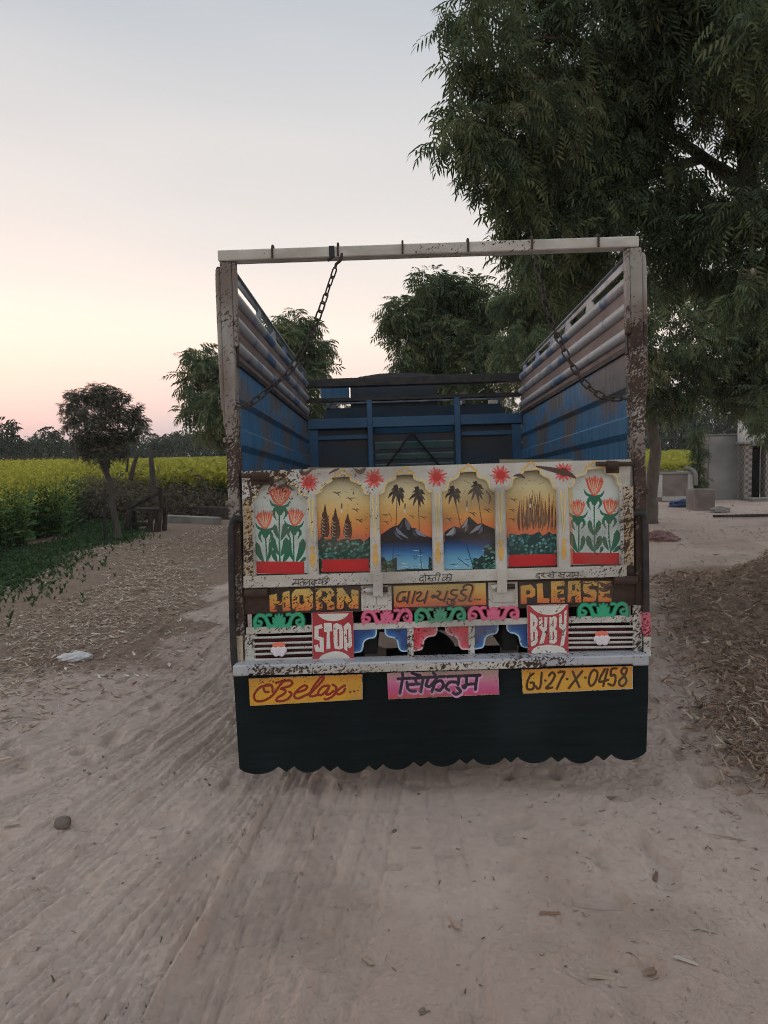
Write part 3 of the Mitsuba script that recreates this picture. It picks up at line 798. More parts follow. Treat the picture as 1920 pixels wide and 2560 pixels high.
for a, w in (([(748, 1176), (762, 1184), (782, 1172)], [2, 11, 7, 2]), ([(886, 1172), (900, 1180), (914, 1170)], [2, 9, 12, 2]), ([(1340, 1166), (1380, 1174), (1420, 1184), (1440, 1196)], [2, 9, 14, 10, 2]), ([(1284, 1190), (1300, 1188), (1312, 1196)], [2, 8, 2]), ([(822, 1184), (836, 1176), (848, 1172)], [2, 5, 2]), ([(618, 1200), (628, 1240), (622, 1290)], [2, 6, 4, 2]), ([(690, 1222), (712, 1214), (735, 1226)], [2, 9, 6, 2]), ([(1215, 1226), (1226, 1244), (1222, 1260)], [1, 5, 1])):
    D.brush(a, w, RB)
art(TG + "painted_trim", D, "art_some", "red sun flowers and ochre arch outlines painted on the tailgate frame", clip=None)
for a, b, c, d, i in PIL:
    D = Draw(np.zeros(2), 1.0, YF - 0.0115)
    o = np.array(PAN[i][0])
    q = [o + np.array(p) * ZS for p in (a, b, c, d)]
    P = lambda x, y: tuple((q[0] * (1 - x) + q[1] * x) * (1 - y) + (q[3] * (1 - x) + q[2] * x) * y)
    for s in (0.25, 0.75):
        D.brush([P(s, 0.05), P(0.5 + (s - 0.5) * 0.6, 0.3), P(0.5, 0.58)], [4.0, 3.6, 1.2], OCHP)
    for y0, y1, w in ((0.63, 0.69, 11), (0.70, 0.88, 12)):
        D.brush([P(0.5, y0), P(0.5, (y0 + y1) / 2), P(0.5, y1)], [5, w, w * 0.8, 3], OCH)
    art(TG + "pilaster_motif", D, "art_some")

INK = pc(34, 30, 28)
Z3 = 320 / 1659
D = Draw(np.array([600, 1430]), Z3, YF - 0.0152)
for a in ([(690, 97), (1012, 102)], [(1020, 97), (1162, 86)], [(725, 100), (720, 130), (692, 148), (676, 165), (700, 166), (702, 150), (760, 145)], [(765, 95), (752, 170)], [(832, 100), (822, 175)], [(822, 130), (790, 130), (776, 155), (796, 176)], [(800, 76), (812, 88)],
          [(905, 100), (900, 172)], [(900, 130), (880, 125), (866, 152), (850, 128), (836, 150), (852, 170)], [(967, 105), (966, 178)], [(966, 130), (936, 125), (926, 150), (950, 168), (966, 150)], [(932, 138), (960, 155)], [(984, 150), (996, 146)],
          [(1076, 90), (1066, 168)], [(1071, 120), (1032, 115), (1020, 150), (1066, 135)], [(1071, 120), (1106, 115), (1112, 145), (1086, 162)], [(1134, 84), (1117, 162)], [(1092, 82), (1112, 60), (1142, 72), (1136, 92)]):
    D.line(a, 9.5, INK)
D2 = []
for a in ([(785, 50), (1048, 36)], [(1065, 36), (1197, 35)], [(822, 50), (815, 70), (780, 76), (770, 105), (800, 116), (815, 96), (822, 132)], [(852, 42), (846, 122)], [(830, 20), (852, 42)], [(882, 50), (902, 70), (880, 90), (932, 118)], [(885, 85), (935, 80)], [(986, 40), (976, 112)], [(976, 76), (950, 76), (936, 100), (956, 116)],
          [(1032, 40), (1012, 117)], [(986, 30), (1006, 8), (1036, 20), (1032, 40)], [(1132, 40), (1126, 112)], [(1126, 70), (1086, 65), (1066, 104), (1082, 112), (1126, 80)], [(1126, 70), (1166, 75), (1162, 106), (1136, 126)], [(1188, 36), (1178, 112)], [(1156, 15), (1182, 36)]):
    D.line([(x + 300 / Z3, y) for x, y in a], 9.5, INK)
Z4 = 440 / 1659
for a in ([(535, 15), (640, 10)], [(650, 8), (722, 5)], [(740, 5), (932, 2)], [(560, 12), (555, 25), (530, 31), (530, 48), (556, 45), (566, 56)], [(600, 10), (600, 25), (580, 31), (616, 50)], [(545, 56), (562, 60)], [(650, 8), (666, 25), (640, 35), (682, 52)], [(640, 30), (692, 25)], [(697, 5), (690, 52)], [(680, -8), (697, 5)],
          [(750, 8), (766, 22), (740, 35), (786, 52)], [(740, 30), (792, 22)], [(797, 5), (790, 50)], [(815, 30), (825, 45), (840, 25), (850, 45)], [(852, 5), (848, 50)], [(872, 5), (866, 50)], [(890, 5), (886, 35), (874, 42), (886, 35), (922, 32)], [(930, 2), (922, 50)], [(944, 30), (947, 31)], [(964, 28), (967, 29)]):
    D.line([(600 / Z3 + x * Z4 / Z3, y * Z4 / Z3) for x, y in a], 9.5, INK)
art(TG + "lettering", D, "art_few", "black handwritten words along the bottom rail of the tailgate")

# ---- sill under the tailgate: HORN, the middle board, PLEASE, hinge blocks
YB = -0.006
qs = [(604, 1462), (1596, 1432), (1590, 1514), (612, 1536)]
part("sill", plate(Polygon([loc(u, v, YB) for u, v in qs]), YB, 0.03), "rust", label="rusty sill below the tailgate carrying painted boards")
BLK = pc(36, 30, 26)
ORG = grad((215, (208, 172, 100)), (360, (204, 140, 62)), (500, (190, 96, 52)))
D = Draw(np.array([600, 1430]), Z3, YB - 0.004)
D.poly([(362, 215), (1562, 178), (1566, 505), (366, 528)], BLK)
D.poly([(380, 300), (480, 280), (482, 380), (546, 370), (552, 265), (640, 240), (655, 500), (556, 510), (550, 425), (480, 430), (476, 510), (388, 516)], ORG)
D.poly([(670, 280), (720, 222), (900, 214), (945, 262), (948, 455), (900, 498), (722, 506), (675, 462)], ORG, [[(768, 300), (820, 300), (825, 395), (800, 428), (770, 400)]])
D.poly([(980, 210), (1180, 205), (1222, 260), (1222, 310), (1184, 340), (1172, 370), (1225, 402), (1225, 486), (1130, 490), (1126, 420), (1070, 390), (1066, 490), (985, 494)], ORG, [[(1060, 250), (1110, 250), (1132, 285), (1110, 322), (1060, 322)]])
D.poly([(1255, 205), (1330, 205), (1450, 372), (1440, 225), (1535, 237), (1535, 474), (1425, 474), (1345, 350), (1345, 480), (1255, 482)], ORG)
art("sill__horn_board", D, "art_some", "black board with HORN in orange capitals")
D = Draw(np.array([960, 1430]), 300 / 1659, YB - 0.004)
D.poly([(110, 178), (1432, 128), (1440, 480), (118, 510)], BLK)
D.poly([(132, 196), (1405, 150), (1414, 452), (142, 490)], grad((190, (202, 172, 104)), (320, (204, 136, 66)), (420, (190, 100, 58)), (480, (182, 88, 60))))
GJ = [[(300, 275), (240, 280), (192, 322), (176, 388), (212, 412), (256, 398), (292, 362), (276, 346), (262, 366), (280, 398), (322, 402)], [(347, 268), (320, 430)], [(427, 268), (386, 432)], [(452, 300), (490, 276), (512, 300), (482, 340), (452, 372), (472, 402), (530, 396), (582, 362)], [(600, 268), (556, 430)],
      [(738, 262), (772, 282), (760, 320), (692, 352), (660, 342), (682, 322), (722, 346), (780, 386), (826, 382)], [(872, 266), (828, 410)], [(1010, 250), (945, 252), (922, 290), (962, 320), (1000, 322), (990, 362), (940, 382), (882, 370)], [(872, 410), (882, 450), (932, 452), (934, 408), (962, 402), (972, 432), (950, 472), (905, 462)],
      [(1132, 246), (1082, 252), (1062, 290), (1102, 320), (1132, 342), (1112, 386), (1062, 402), (1030, 382)], [(1205, 404), (1172, 392), (1202, 300), (1224, 222), (1204, 184), (1142, 176), (1102, 200), (1095, 222)]]
for a in GJ:
    D.line([(x + 22, y - 4) for x, y in a], 16, pc(176, 84, 44))
for a in GJ:
    D.line(a, 25, pc(44, 28, 18))
for x in (1250, 1290, 1325):
    D.dot(x, 380, 14, pc(58, 34, 20))
art("sill__word_board", D, "art_few", "orange board with handwritten dark letters between two hinge blocks")
ORG2 = grad((85, (206, 160, 84)), (190, (204, 138, 60)), (290, (186, 90, 50)))
D = Draw(np.array([1200, 1430]), Z4, YB - 0.004)
D.poly([(368, 92), (1256, 72), (1258, 292), (372, 308)], BLK)
for o, h in (([(383, 130), (480, 118), (520, 160), (520, 222), (490, 242), (440, 236), (440, 300), (385, 300)], [(435, 175), (465, 170), (476, 195), (460, 212), (435, 212)]), ([(535, 110), (590, 105), (598, 245), (655, 250), (652, 292), (540, 292)], None), ([(668, 90), (795, 82), (795, 130), (725, 135), (725, 165), (790, 165), (790, 205), (728, 210), (728, 245), (800, 240), (800, 290), (670, 290)], None),
             ([(830, 85), (945, 82), (955, 285), (900, 285), (895, 225), (870, 225), (868, 285), (825, 285)], [(868, 120), (893, 120), (895, 175), (868, 175)]), ([(970, 90), (1105, 85), (1105, 130), (1030, 130), (1030, 160), (1090, 170), (1105, 200), (1090, 270), (1070, 280), (970, 280), (970, 235), (1045, 235), (1045, 215), (985, 200), (970, 170)], None),
             ([(1118, 85), (1235, 85), (1235, 125), (1170, 130), (1165, 160), (1225, 165), (1225, 200), (1170, 205), (1170, 235), (1240, 235), (1238, 280), (1115, 280)], None)):
    D.poly(o, ORG2, [h] if h else ())
for a, w in (([(1120, 95), (1180, 130), (1240, 100)], [6, 40, 30, 6]), ([(1110, 150), (1170, 175), (1235, 165)], [5, 34, 22, 5]), ([(1150, 240), (1200, 225), (1245, 250)], [4, 24, 30, 4]), ([(960, 95), (1010, 110), (1060, 95)], [3, 16, 3])):
    D.brush(a, w, pc(84, 56, 42))
art("sill__please_board", D, "art_some", "black board with PLEASE in orange capitals")
for (u0, u1, v) in ((902, 980, 1464), (1220, 1295, 1456)):
    a, b = loc(u0, v, -0.01), loc(u1, v + 61, -0.01)
    w, hgt = b[0] - a[0], a[1] - b[1]
    k = part("sill__hinge_block", bx(a[0], b[0], -0.016, -0.0065, b[1], a[1], 0.002), "white_some")
    for s in (0, 1):
        x = a[0] + (0.02 if s == 0 else w - 0.02 - 0.052)
        part("sill__hinge_pad", bx(x, x + 0.052, -0.024, -0.0162, b[1] + 0.025, a[1] - 0.042, 0.003), "white_few")
        part("sill__hinge_knuckle", tube([(x - 0.01, -0.03, a[1] - 0.02), (x + 0.055, -0.03, a[1] - 0.02)], 0.013, 10), "rust" if s else "white_many", 35)

# ---- carved scroll pieces
def scroll(u0, u1, v0, v1, sl, col, dk):
    D = Draw(np.zeros(2), 1.0, -0.012)
    X = lambda x: u0 + (u1 - u0) * x
    Y = lambda x, y: v0 + (v1 - v0) * y - sl * x * (u1 - u0)
    st = []
    for s in (0, 1):
        m = (lambda x: x) if s == 0 else (lambda x: 1 - x)
        for pts, w in (([(0.035, 1.0), (0.03, 0.45), (0.10, 0.12), (0.20, 0.18), (0.27, 0.55), (0.30, 1.0)], 8.5), ([(0.04, 0.80), (0.12, 0.86), (0.155, 0.62), (0.10, 0.52)], 6.5), ([(0.22, 0.25), (0.29, 0.10), (0.34, 0.12)], 7), ([(0.27, 0.62), (0.35, 0.92), (0.42, 0.80), (0.40, 0.55)], 7.5), ([(0.46, 1.0), (0.44, 0.75), (0.40, 0.58)], 7), ([(0.30, 0.97), (0.5, 0.95)], 5)):
            st.append(LineString(spline([(X(m(x)), Y(m(x), y)) for x, y in pts])).buffer(w * 0.66, quad_segs=3))
    for a in (-55, -28, 0, 28, 55):
        t = math.radians(a)
        cx, cy = X(0.5), Y(0.5, 0.75)
        st.append(LineString([(cx, cy), (cx + 17 * math.sin(t), cy - 23 * math.cos(t))]).buffer(4.0, quad_segs=3))
    st.append(Point(X(0.5), Y(0.5, 0.85)).buffer(6))
    U = unary_union(st)
    tl = lambda g, y: affinity.affine_transform(g, AFF(y))
    k = part("scroll_ornament", plate(tl(U, -0.012), -0.014, -0.004), col, label="%s carved scroll plate under the sill" % dk)
    kk = k[len("truck__"):]
    part(kk + "__raised_rib", plate(tl(U.buffer(-2.0), -0.02), -0.020, -0.0141), col + "_light")


def AFF(y):                                      # affine drawing -> truck coordinates, for whole shapes
    p0, pu, pv = np.array(loc(1100, 1550, y)), np.array(loc(1200, 1550, y)), np.array(loc(1100, 1650, y))
    a, b = (pu - p0) / 100, (pv - p0) / 100
    o = p0 - a * 1100 - b * 1550
    return [a[0], b[0], a[1], b[1], o[0], o[1]]


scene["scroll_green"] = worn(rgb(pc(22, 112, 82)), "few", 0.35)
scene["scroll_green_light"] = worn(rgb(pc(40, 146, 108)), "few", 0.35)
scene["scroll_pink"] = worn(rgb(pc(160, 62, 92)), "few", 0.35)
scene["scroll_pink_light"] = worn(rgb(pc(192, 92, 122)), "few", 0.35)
for u0, u1, v0, v1, c in ((632, 760, 1535, 1570, "green"), (904, 1030, 1525, 1560, "pink"), (1037, 1164, 1521, 1555, "green"), (1170, 1297, 1517, 1551, "pink"), (1444, 1570, 1509, 1543, "green")):
    scroll(u0, u1, v0, v1, 0.03, "scroll_" + c, c)
# dark recess behind the ornaments and lamps
a, b = loc(612, 1512, 0.04), loc(1594, 1512, 0.04)
part("recess_back", bx(a[0] + 0.02, b[0] - 0.02, 0.10, 0.115, loc(960, 1580, 0.1)[1], Z_BOT - 0.05, 0.002), "void")
part("lamp_housing", bx(loc(618, 1600)[0], loc(776, 1600)[0], 0.012, 0.10, loc(700, 1656)[1], loc(700, 1592)[1], 0.006), "lens_red", label="dark red lamp behind the left grille")
part("lamp_housing", bx(loc(1425, 1600)[0], loc(1585, 1600)[0], 0.012, 0.10, loc(1500, 1632)[1], loc(1500, 1566)[1], 0.006), "lens_red", label="dark red lamp behind the right grille")


def pl(pts, y0, y1):
    return plate(Polygon([loc(u, v, y0) for u, v in pts]), y0, y1)


part("white_rail", pl([(615, 1569), (781, 1563), (781, 1580), (615, 1586)], -0.016, 0.0), "white_some")
part("white_rail", pl([(883, 1559), (1319, 1545), (1319, 1560), (883, 1575)], -0.016, 0.0), "white_few")
part("white_rail", pl([(1422, 1542), (1594, 1538), (1594, 1555), (1422, 1558)], -0.016, 0.0), "white_some")
for u in (1018, 1171):
    part("white_stile", pl([(u, 1571 - 0.032 * (u - 1018)), (u + 16, 1571 - 0.032 * (u - 1018)), (u + 16, 1650 - 0.032 * (u - 1018)), (u + 1, 1650 - 0.032 * (u - 1018))], -0.014, 0.0), "white_some")

# ---- corner brackets of the three bays
BL, BR = [(695, 722), (995, 714), (992, 780), (962, 822), (885, 838), (832, 880), (815, 955), (790, 1003), (700, 1020)], [(1404, 703), (1110, 714), (1116, 768), (1150, 808), (1220, 824), (1270, 868), (1290, 955), (1330, 998), (1406, 1000)]
for i, (dx, dy, c0, c1, c2, nm) in enumerate(((-785, 26, (26, 62, 112), (50, 96, 150), (150, 180, 205), "blue"), (0, 0, (178, 50, 62), (198, 92, 108), (216, 160, 160), "red"), (793, -26, (26, 62, 112), (50, 96, 150), (150, 180, 205), "blue"))):
    for sd, B in (("left", BL), ("right", BR)):
        pts = [(x + dx, y + dy) for x, y in B]
        D = Draw(np.array([900, 1430]), Z3, -0.0095)
        curve = spline(pts[1:], 4)
        pg = Polygon([pts[0]] + [tuple(p) for p in curve])
        D.add(pg, pc(*c0))
        ln = LineString(curve)
        for wd, c in ((150, 0.25), (110, 0.5), (76, 0.75), (50, 1.0)):
            D.add(ln.buffer(wd / 2).intersection(pg), pc(*(np.array(c0) * (1 - c) + np.array(c1) * c)))
        D.add(ln.buffer(9), pc(*c2))
        k = num("truck__corner_bracket")
        m, c = D.mesh()
        put(k, plate(affinity.affine_transform(affinity.affine_transform(unary_union([pg, ln.buffer(9)]), [Z3, 0, 0, Z3, 900, 1430]), AFF(-0.009)), -0.009, 0.0), "white_few", False, TRUCK)
        tag(k, "%s bracket at the %s of the %s bay" % (nm, sd, ("left", "middle", "right")[i]))
        put(k + "__paint", m, "art_few", False, TRUCK, color=c)

# ---- STOP and BYBY plates
WH = pc(190, 186, 176)
R2 = pc(150, 40, 48)
D = Draw(np.array([600, 1430]), Z3, -0.031)
D.poly([(935, 530), (1462, 514), (1478, 1142), (950, 1162)], R2)
D.poly([tuple(p) for p in spline([(1005, 545), (1080, 610), (1210, 636), (1340, 605), (1415, 535)], 4)], WH)
D.poly([tuple(p) for p in spline([(1000, 1158), (1070, 1075), (1240, 1025), (1380, 1065), (1445, 1142)], 4)], WH)
D.add(LineString([(1066, 700), (992, 722), (992, 850), (1058, 872), (1062, 1012), (1000, 1006), (984, 945)]).buffer(26, cap_style=2, join_style=2), WH)
D.poly([(1088, 660), (1190, 660), (1195, 770), (1160, 770), (1172, 990), (1120, 1002), (1126, 780), (1088, 770)], WH)
D.poly([(1210, 685), (1250, 660), (1318, 690), (1336, 760), (1336, 985), (1290, 1005), (1228, 990), (1214, 900)], WH, [[(1262, 740), (1286, 740), (1288, 960), (1264, 960)]])
D.poly([(1344, 700), (1400, 650), (1438, 690), (1452, 955), (1420, 990), (1386, 970), (1392, 1032), (1350, 1000)], WH, [[(1384, 742), (1402, 738), (1408, 922), (1388, 920)]])
part("stop_plate", pl([(779, 1533), (882, 1529), (885, 1650), (782, 1655)], -0.030, -0.0165), "white_some", label="small red and white plate with STOP painted on it")
art("stop_plate__paint", D, "art_few")
D = Draw(np.array([1200, 1430]), Z4, -0.031)
D.poly([(446, 318), (832, 310), (836, 762), (455, 772)], pc(158, 52, 58))
D.poly([tuple(p) for p in spline([(472, 320), (540, 380), (648, 405), (750, 380), (815, 314)], 4)], WH)
D.poly([tuple(p) for p in spline([(470, 770), (530, 705), (650, 686), (770, 705), (826, 760)], 4)], WH)
D.poly([(470, 380), (520, 410), (545, 450), (540, 500), (526, 530), (545, 560), (545, 650), (520, 690), (480, 702)], WH, [[(500, 462), (515, 472), (512, 510), (500, 510)], [(500, 560), (517, 565), (517, 640), (502, 645)]])
D.poly([(555, 430), (585, 425), (590, 520), (605, 520), (606, 425), (635, 425), (630, 540), (600, 672), (560, 678), (590, 560), (560, 530)], WH)
D.poly([(655, 425), (710, 415), (726, 440), (720, 510), (706, 535), (726, 560), (726, 650), (700, 676), (655, 670)], WH, [[(680, 460), (694, 460), (694, 512), (682, 512)], [(682, 560), (697, 562), (697, 640), (684, 640)]])
D.poly([(745, 400), (770, 390), (775, 500), (790, 490), (795, 370), (818, 355), (812, 560), (790, 690), (755, 702), (780, 550), (745, 520)], WH)
part("byby_plate", pl([(1318, 1514), (1420, 1511), (1421, 1633), (1321, 1636)], -0.030, -0.0165), "white_some", label="small red and white plate with BYBY painted on it")
art("byby_plate__paint", D, "art_few")

# ---- lamp grilles with flower emblems
def grille(u0, u1, vs, sl, fl, nm, sock):
    g = "lamp_grille" if nm == "left" else "lamp_grille_001"
    part("lamp_grille", pl(sock, -0.020, 0.01), "white_many", label="white barred grille over the %s tail lamp" % nm)
    for v in vs:
        a, b = loc(u0, v + sl, -0.03), loc(u1, v, -0.03)
        part(g + "__bar", tube([(a[0], -0.028, a[1]), (b[0], -0.028, b[1])], 0.0058, 6), "white_few", 40)
    u, v = fl
    for k, (x, y, c) in enumerate(((-8, -7, (190, 96, 76)), (8, -8, (190, 96, 76)), (0, -9, (196, 104, 84)), (-12, 3, (188, 178, 180)), (12, 2, (188, 178, 180)), (-6, 10, (190, 186, 188)), (7, 10, (190, 186, 188)), (0, 2, (186, 150, 150)))):
        a = loc(u + x, v + y, -0.04)
        m = trimesh.creation.icosphere(2, 0.0165)
        m.apply_scale([1, 0.35, 1])
        m.apply_translation([a[0], -0.040 - 0.0012 * k, a[1]])
        part(g + "__flower_petal", m, "petal_orange" if k < 3 else "petal_white", True)


scene["petal_orange"] = two(prin(pc(196, 98, 74), 0.4))
scene["petal_white"] = two(prin(pc(192, 184, 186), 0.4))
grille(634, 781, (1590, 1605, 1618, 1631, 1645), 5, (697, 1622), "left", [(612, 1588), (640, 1587), (640, 1598), (634, 1600), (637, 1648), (652, 1650), (652, 1658), (612, 1659)])
grille(1421, 1588, (1566, 1580, 1594, 1605, 1617), 2, (1504, 1594), "right", [(1586, 1557), (1606, 1556), (1606, 1630), (1586, 1631)])

# ---- bumper, plates, mud flap
YBu = -0.135
a, b = loc(584, 1670, YBu), loc(1620, 1633, YBu)
a2, b2 = loc(584, 1694, YBu), loc(1620, 1658, YBu)
zt_, zb_ = (a[1] + b[1]) / 2, (a2[1] + b2[1]) / 2
xa, xb = a[0], b[0]
part("bumper", bx(xa, xb, YBu + 0.004, -0.004, zb_ + 0.004, zt_, 0.006), "silver", label="silver bumper beam with a chipped cream front")
part("bumper__front_strip", bx(xa + 0.09, 0.46, YBu - 0.001, YBu + 0.003, zb_, zt_ - 0.012, 0.002), "white_many")
part("bumper__end_cap", bx(xa - 0.004, xa + 0.07, YBu - 0.003, YBu + 0.06, zb_ - 0.003, zt_ + 0.003, 0.006), "silver")
part("bumper__end_cap", bx(xb - 0.07, xb + 0.004, YBu - 0.003, YBu + 0.06, zb_ - 0.003, zt_ + 0.003, 0.006), "silver")
YFl = -0.075
sc = 0.66305
seq = [85, 232, 292, 402, 458, 575, 630, 745, 800, 920, 972, 1090, 1140, 1265, 1315, 1435, 1490, 1628]
edge = []
for i, (p, q) in enumerate(zip(seq, seq[1:])):
    yb = lambda x: 492 - 0.043 * (x - 85)
    n = 9
    for k in range(n):
        t = k / n
        x = p + (q - p) * t
        dpt = (27 * math.sin(math.pi * t) ** 0.7 if i % 2 == 0 else 22 * (1 - abs(2 * t - 1)))
        edge.append((540 + x * sc, 1600 + (yb(x) + dpt) * sc))
edge.append((540 + 1628 * sc, 1600 + 427 * sc))
pts = [loc(1619, 1640, YFl)] + [loc(583, 1678, YFl)] + [loc(u, v, YFl) for u, v in edge]
m = plate(Polygon(pts).buffer(0), -0.004, 0.004)
v = m.vertices.copy()
m = trimesh.Trimesh(*trimesh.remesh.subdivide_to_size(v, m.faces, 0.05), process=False)
v = m.vertices
dz = np.clip((loc(1100, 1690, YFl)[1] - v[:, 2]) / 0.45, 0, 1)
m.vertices = np.stack([v[:, 0], YFl + v[:, 1] + 0.016 * dz * np.sin(v[:, 0] * 6.1 + 0.7) + 0.006 * np.sin(v[:, 0] * 11 + v[:, 2] * 9) + 0.02 * dz * dz + 0.004 * dz * np.sin(v[:, 0] * 19), v[:, 2]], 1)
part("mud_flap", m, "rubber", label="full width black rubber mud flap with a scalloped lower edge")
YPl = -0.098
PSC = 340 / 1659


def number_board(key, o, q, col, strokes, w, ink, halo, mat, label):
    D = Draw(np.array(o), PSC, YPl - 0.004)
    D.poly(q, col)
    if halo is not None:
        for a in strokes:
            D.line([(x + 6, y + 14) for x, y in a], w + 22, halo)
    for a in strokes:
        D.line(a, w, ink)
    sol = affinity.affine_transform(affinity.affine_transform(Polygon(q).buffer(4), [PSC, 0, 0, PSC, o[0], o[1]]), AFF(YPl))
    part(key, plate(sol, YPl - 0.003, YPl + 0.001), "white_many", label=label)
    art(key + "__paint", D, mat)


YEL = grad((90, (196, 132, 44)), (250, (214, 142, 40)), (420, (216, 140, 36)))
number_board("relax_board", (600, 1670), [(105, 132), (1485, 78), (1490, 380), (122, 462)], YEL,
             [[(350, 292), (305, 288), (288, 232), (332, 202), (388, 216), (398, 290)], [(372, 212), (250, 232), (172, 330), (200, 402), (300, 394), (400, 330), (470, 232), (522, 162), (440, 182)], [(498, 172), (600, 150), (640, 182), (602, 222), (500, 250), (552, 272), (540, 312), (462, 360), (446, 400), (520, 402), (590, 372), (630, 312), (602, 292)],
              [(680, 300), (780, 272), (820, 232), (780, 214), (692, 280), (662, 340), (702, 372), (800, 332), (870, 302)], [(870, 302), (980, 182), (1022, 122), (992, 110), (902, 222), (852, 322), (882, 346), (960, 322)], [(1080, 212), (1002, 232), (952, 302), (982, 332), (1052, 282), (1092, 222), (1052, 312), (1082, 322), (1142, 282)],
              [(1130, 202), (1172, 232), (1172, 292), (1202, 322), (1262, 292), (1282, 252)], [(1280, 212), (1202, 262), (1132, 342), (1062, 382), (1032, 376)], [(1345, 292), (1348, 292)], [(1390, 285), (1393, 285)]], 30, pc(128, 28, 20), None, "art_some", "yellow board with Relax in red script hung below the bumper at left")
number_board("purple_board", (940, 1660), [(135, 112), (1490, 68), (1500, 365), (150, 427)], grad((90, (160, 140, 130)), (200, (176, 110, 128)), (300, (172, 76, 120)), (420, (186, 60, 66))),
             [[(268, 182), (840, 152)], [(870, 152), (1270, 137)], [(322, 120), (326, 172), (290, 358)], [(376, 220), (385, 290), (420, 326), (482, 332)], [(380, 256), (525, 242)], [(576, 168), (546, 338)], [(470, 172), (502, 240)], [(440, 112), (500, 132), (542, 142)], [(640, 172), (612, 258), (662, 270), (722, 200)], [(742, 162), (682, 338)], [(718, 232), (790, 202), (822, 260), (782, 320), (732, 312)], [(700, 110), (724, 134)],
              [(1012, 152), (1002, 252)], [(1000, 226), (902, 222), (852, 282), (892, 322)], [(992, 290), (1032, 330), (982, 370), (942, 352)], [(1102, 152), (1100, 250), (1062, 272), (1082, 292), (1112, 252), (1220, 242)], [(1232, 142), (1212, 310)]], 38, pc(30, 24, 44), pc(190, 138, 172), "art_few", "pink and purple board with dark handwritten words below the middle of the bumper")
number_board("number_plate", (1280, 1650), [(120, 117), (1465, 73), (1467, 345), (135, 405)], grad((90, (196, 128, 46)), (250, (214, 146, 52)), (400, (212, 138, 46))),
             [[(262, 165), (216, 202), (182, 290), (192, 354), (256, 350), (266, 282), (226, 276)], [(362, 156), (346, 320), (312, 350), (290, 320)], [(404, 250), (408, 250)], [(450, 192), (490, 152), (522, 190), (482, 270), (416, 344), (490, 336)], [(566, 152), (640, 146), (592, 250), (546, 350)], [(670, 232), (675, 232)], [(740, 142), (820, 328)], [(856, 137), (692, 344)], [(893, 215), (898, 215)],
              [(1002, 117), (962, 160), (936, 250), (952, 310), (992, 300), (1030, 230), (1042, 152), (1002, 117)], [(1132, 112), (1062, 260), (1172, 242)], [(1167, 112), (1112, 314)], [(1276, 102), (1216, 112), (1206, 190), (1252, 182), (1262, 250), (1232, 310), (1176, 292)], [(1360, 92), (1400, 112), (1372, 190), (1312, 250), (1312, 300), (1352, 316), (1396, 260), (1372, 200), (1332, 142), (1360, 92)]], 30, pc(62, 38, 20), None, "art_few", "yellow number plate with dark brown characters below the bumper at right")

# ---- tailgate chains, hanging from the cross bar to the posts
lk = np.array([(0.0135 * math.cos(t), 0, 0.0135 * math.sin(t) + (0.0125 if math.sin(t) > 0 else -0.0125)) for t in np.linspace(0, 2 * math.pi, 15)[:-1]])
link = tube(np.vstack([lk, lk[:1]]), 0.0042, 6, False)
LINK = mikit.ply(link, "chain_metal", smooth=True)


def chain(key, pts, label):
    p = np.array([[*loc(u, v, -0.02), 0] for u, v in pts])
    p = spline(np.stack([p[:, 0], np.full(len(p), -0.02), p[:, 1]], 1), 12)
    seg = np.r_[0, np.cumsum(np.linalg.norm(np.diff(p, axis=0), axis=1))]
    n = int(seg[-1] / 0.0415)
    for i in range(n):
        s0, s1 = seg[-1] * i / n, seg[-1] * (i + 1) / n
        A, B = (np.array([np.interp(s, seg, p[:, k]) for k in range(3)]) for s in (s0, s1))
        z = (B - A) / np.linalg.norm(B - A)
        x = np.cross([0, 1, 0], z)
        x /= np.linalg.norm(x)
        a = math.radians(35 if i % 2 else -60) + 0.25 * math.sin(i * 2.1)
        xx = math.cos(a) * x + math.sin(a) * np.cross(z, x)
        M = np.eye(4)
        M[:3, 0], M[:3, 1], M[:3, 2], M[:3, 3] = xx, np.cross(z, xx), z, (A + B) / 2
        scene[f"{key}__link" + (f"_{i:03d}" if i else "")] = {**LINK, "to_world": T4((TM @ M).tolist())}
    tag(key, label, "chain", "tailgate chains")
    return p


p = chain("tailgate_chain", [(838, 672), (819, 725), (807, 761), (787, 813), (768, 850), (742, 900), (718, 935), (697, 952), (670, 974), (640, 1000), (606, 1018), (590, 1011)], "rusty chain hanging from the cross bar down to the left corner post")
x, z = loc(849, 645, -0.03)
put("tailgate_chain__hook", tube(spline([(x + 0.012, -0.03, z + 0.02), (x + 0.004, -0.035, z - 0.012), (p[0][0] + 0.006, -0.025, p[0][2] + 0.02), (p[0][0], -0.02, p[0][2])], 5), 0.007, 7), "chain_metal", True, TRUCK)
p = chain("tailgate_chain_001", [(1337, 640), (1349, 694), (1362, 750), (1375, 799), (1386, 824), (1402, 857), (1418, 893), (1436, 922), (1458, 954), (1487, 980), (1512, 994), (1541, 997), (1576, 997)], "dark chain hanging from the cross bar down to the right corner post")

# ================================================================ THE GROUND
def axis(a, b, step, far0, far1, grow=1.12):
    mid = list(np.arange(a, b, step))
    s, x, hi = step, mid[-1], []
    while x < far1:
        s *= grow
        x += s
        hi.append(x)
    s, x, lo = step, a, []
    while x > far0:
        s *= grow
        x -= s
        lo.append(x)
    return np.array(lo[::-1] + mid + hi)


gx, gy = axis(-3.0, 2.9, 0.0145, -600, 600, 1.09), axis(-1.75, 2.2, 0.0125, -40, 700, 1.07)
GX, GY = np.meshgrid(gx, gy)
P3 = np.stack([GX, GY, 0 * GX], -1)


def smooth01(a, b, x):
    t = np.clip((x - a) / (b - a), 0, 1)
    return t * t * (3 - 2 * t)


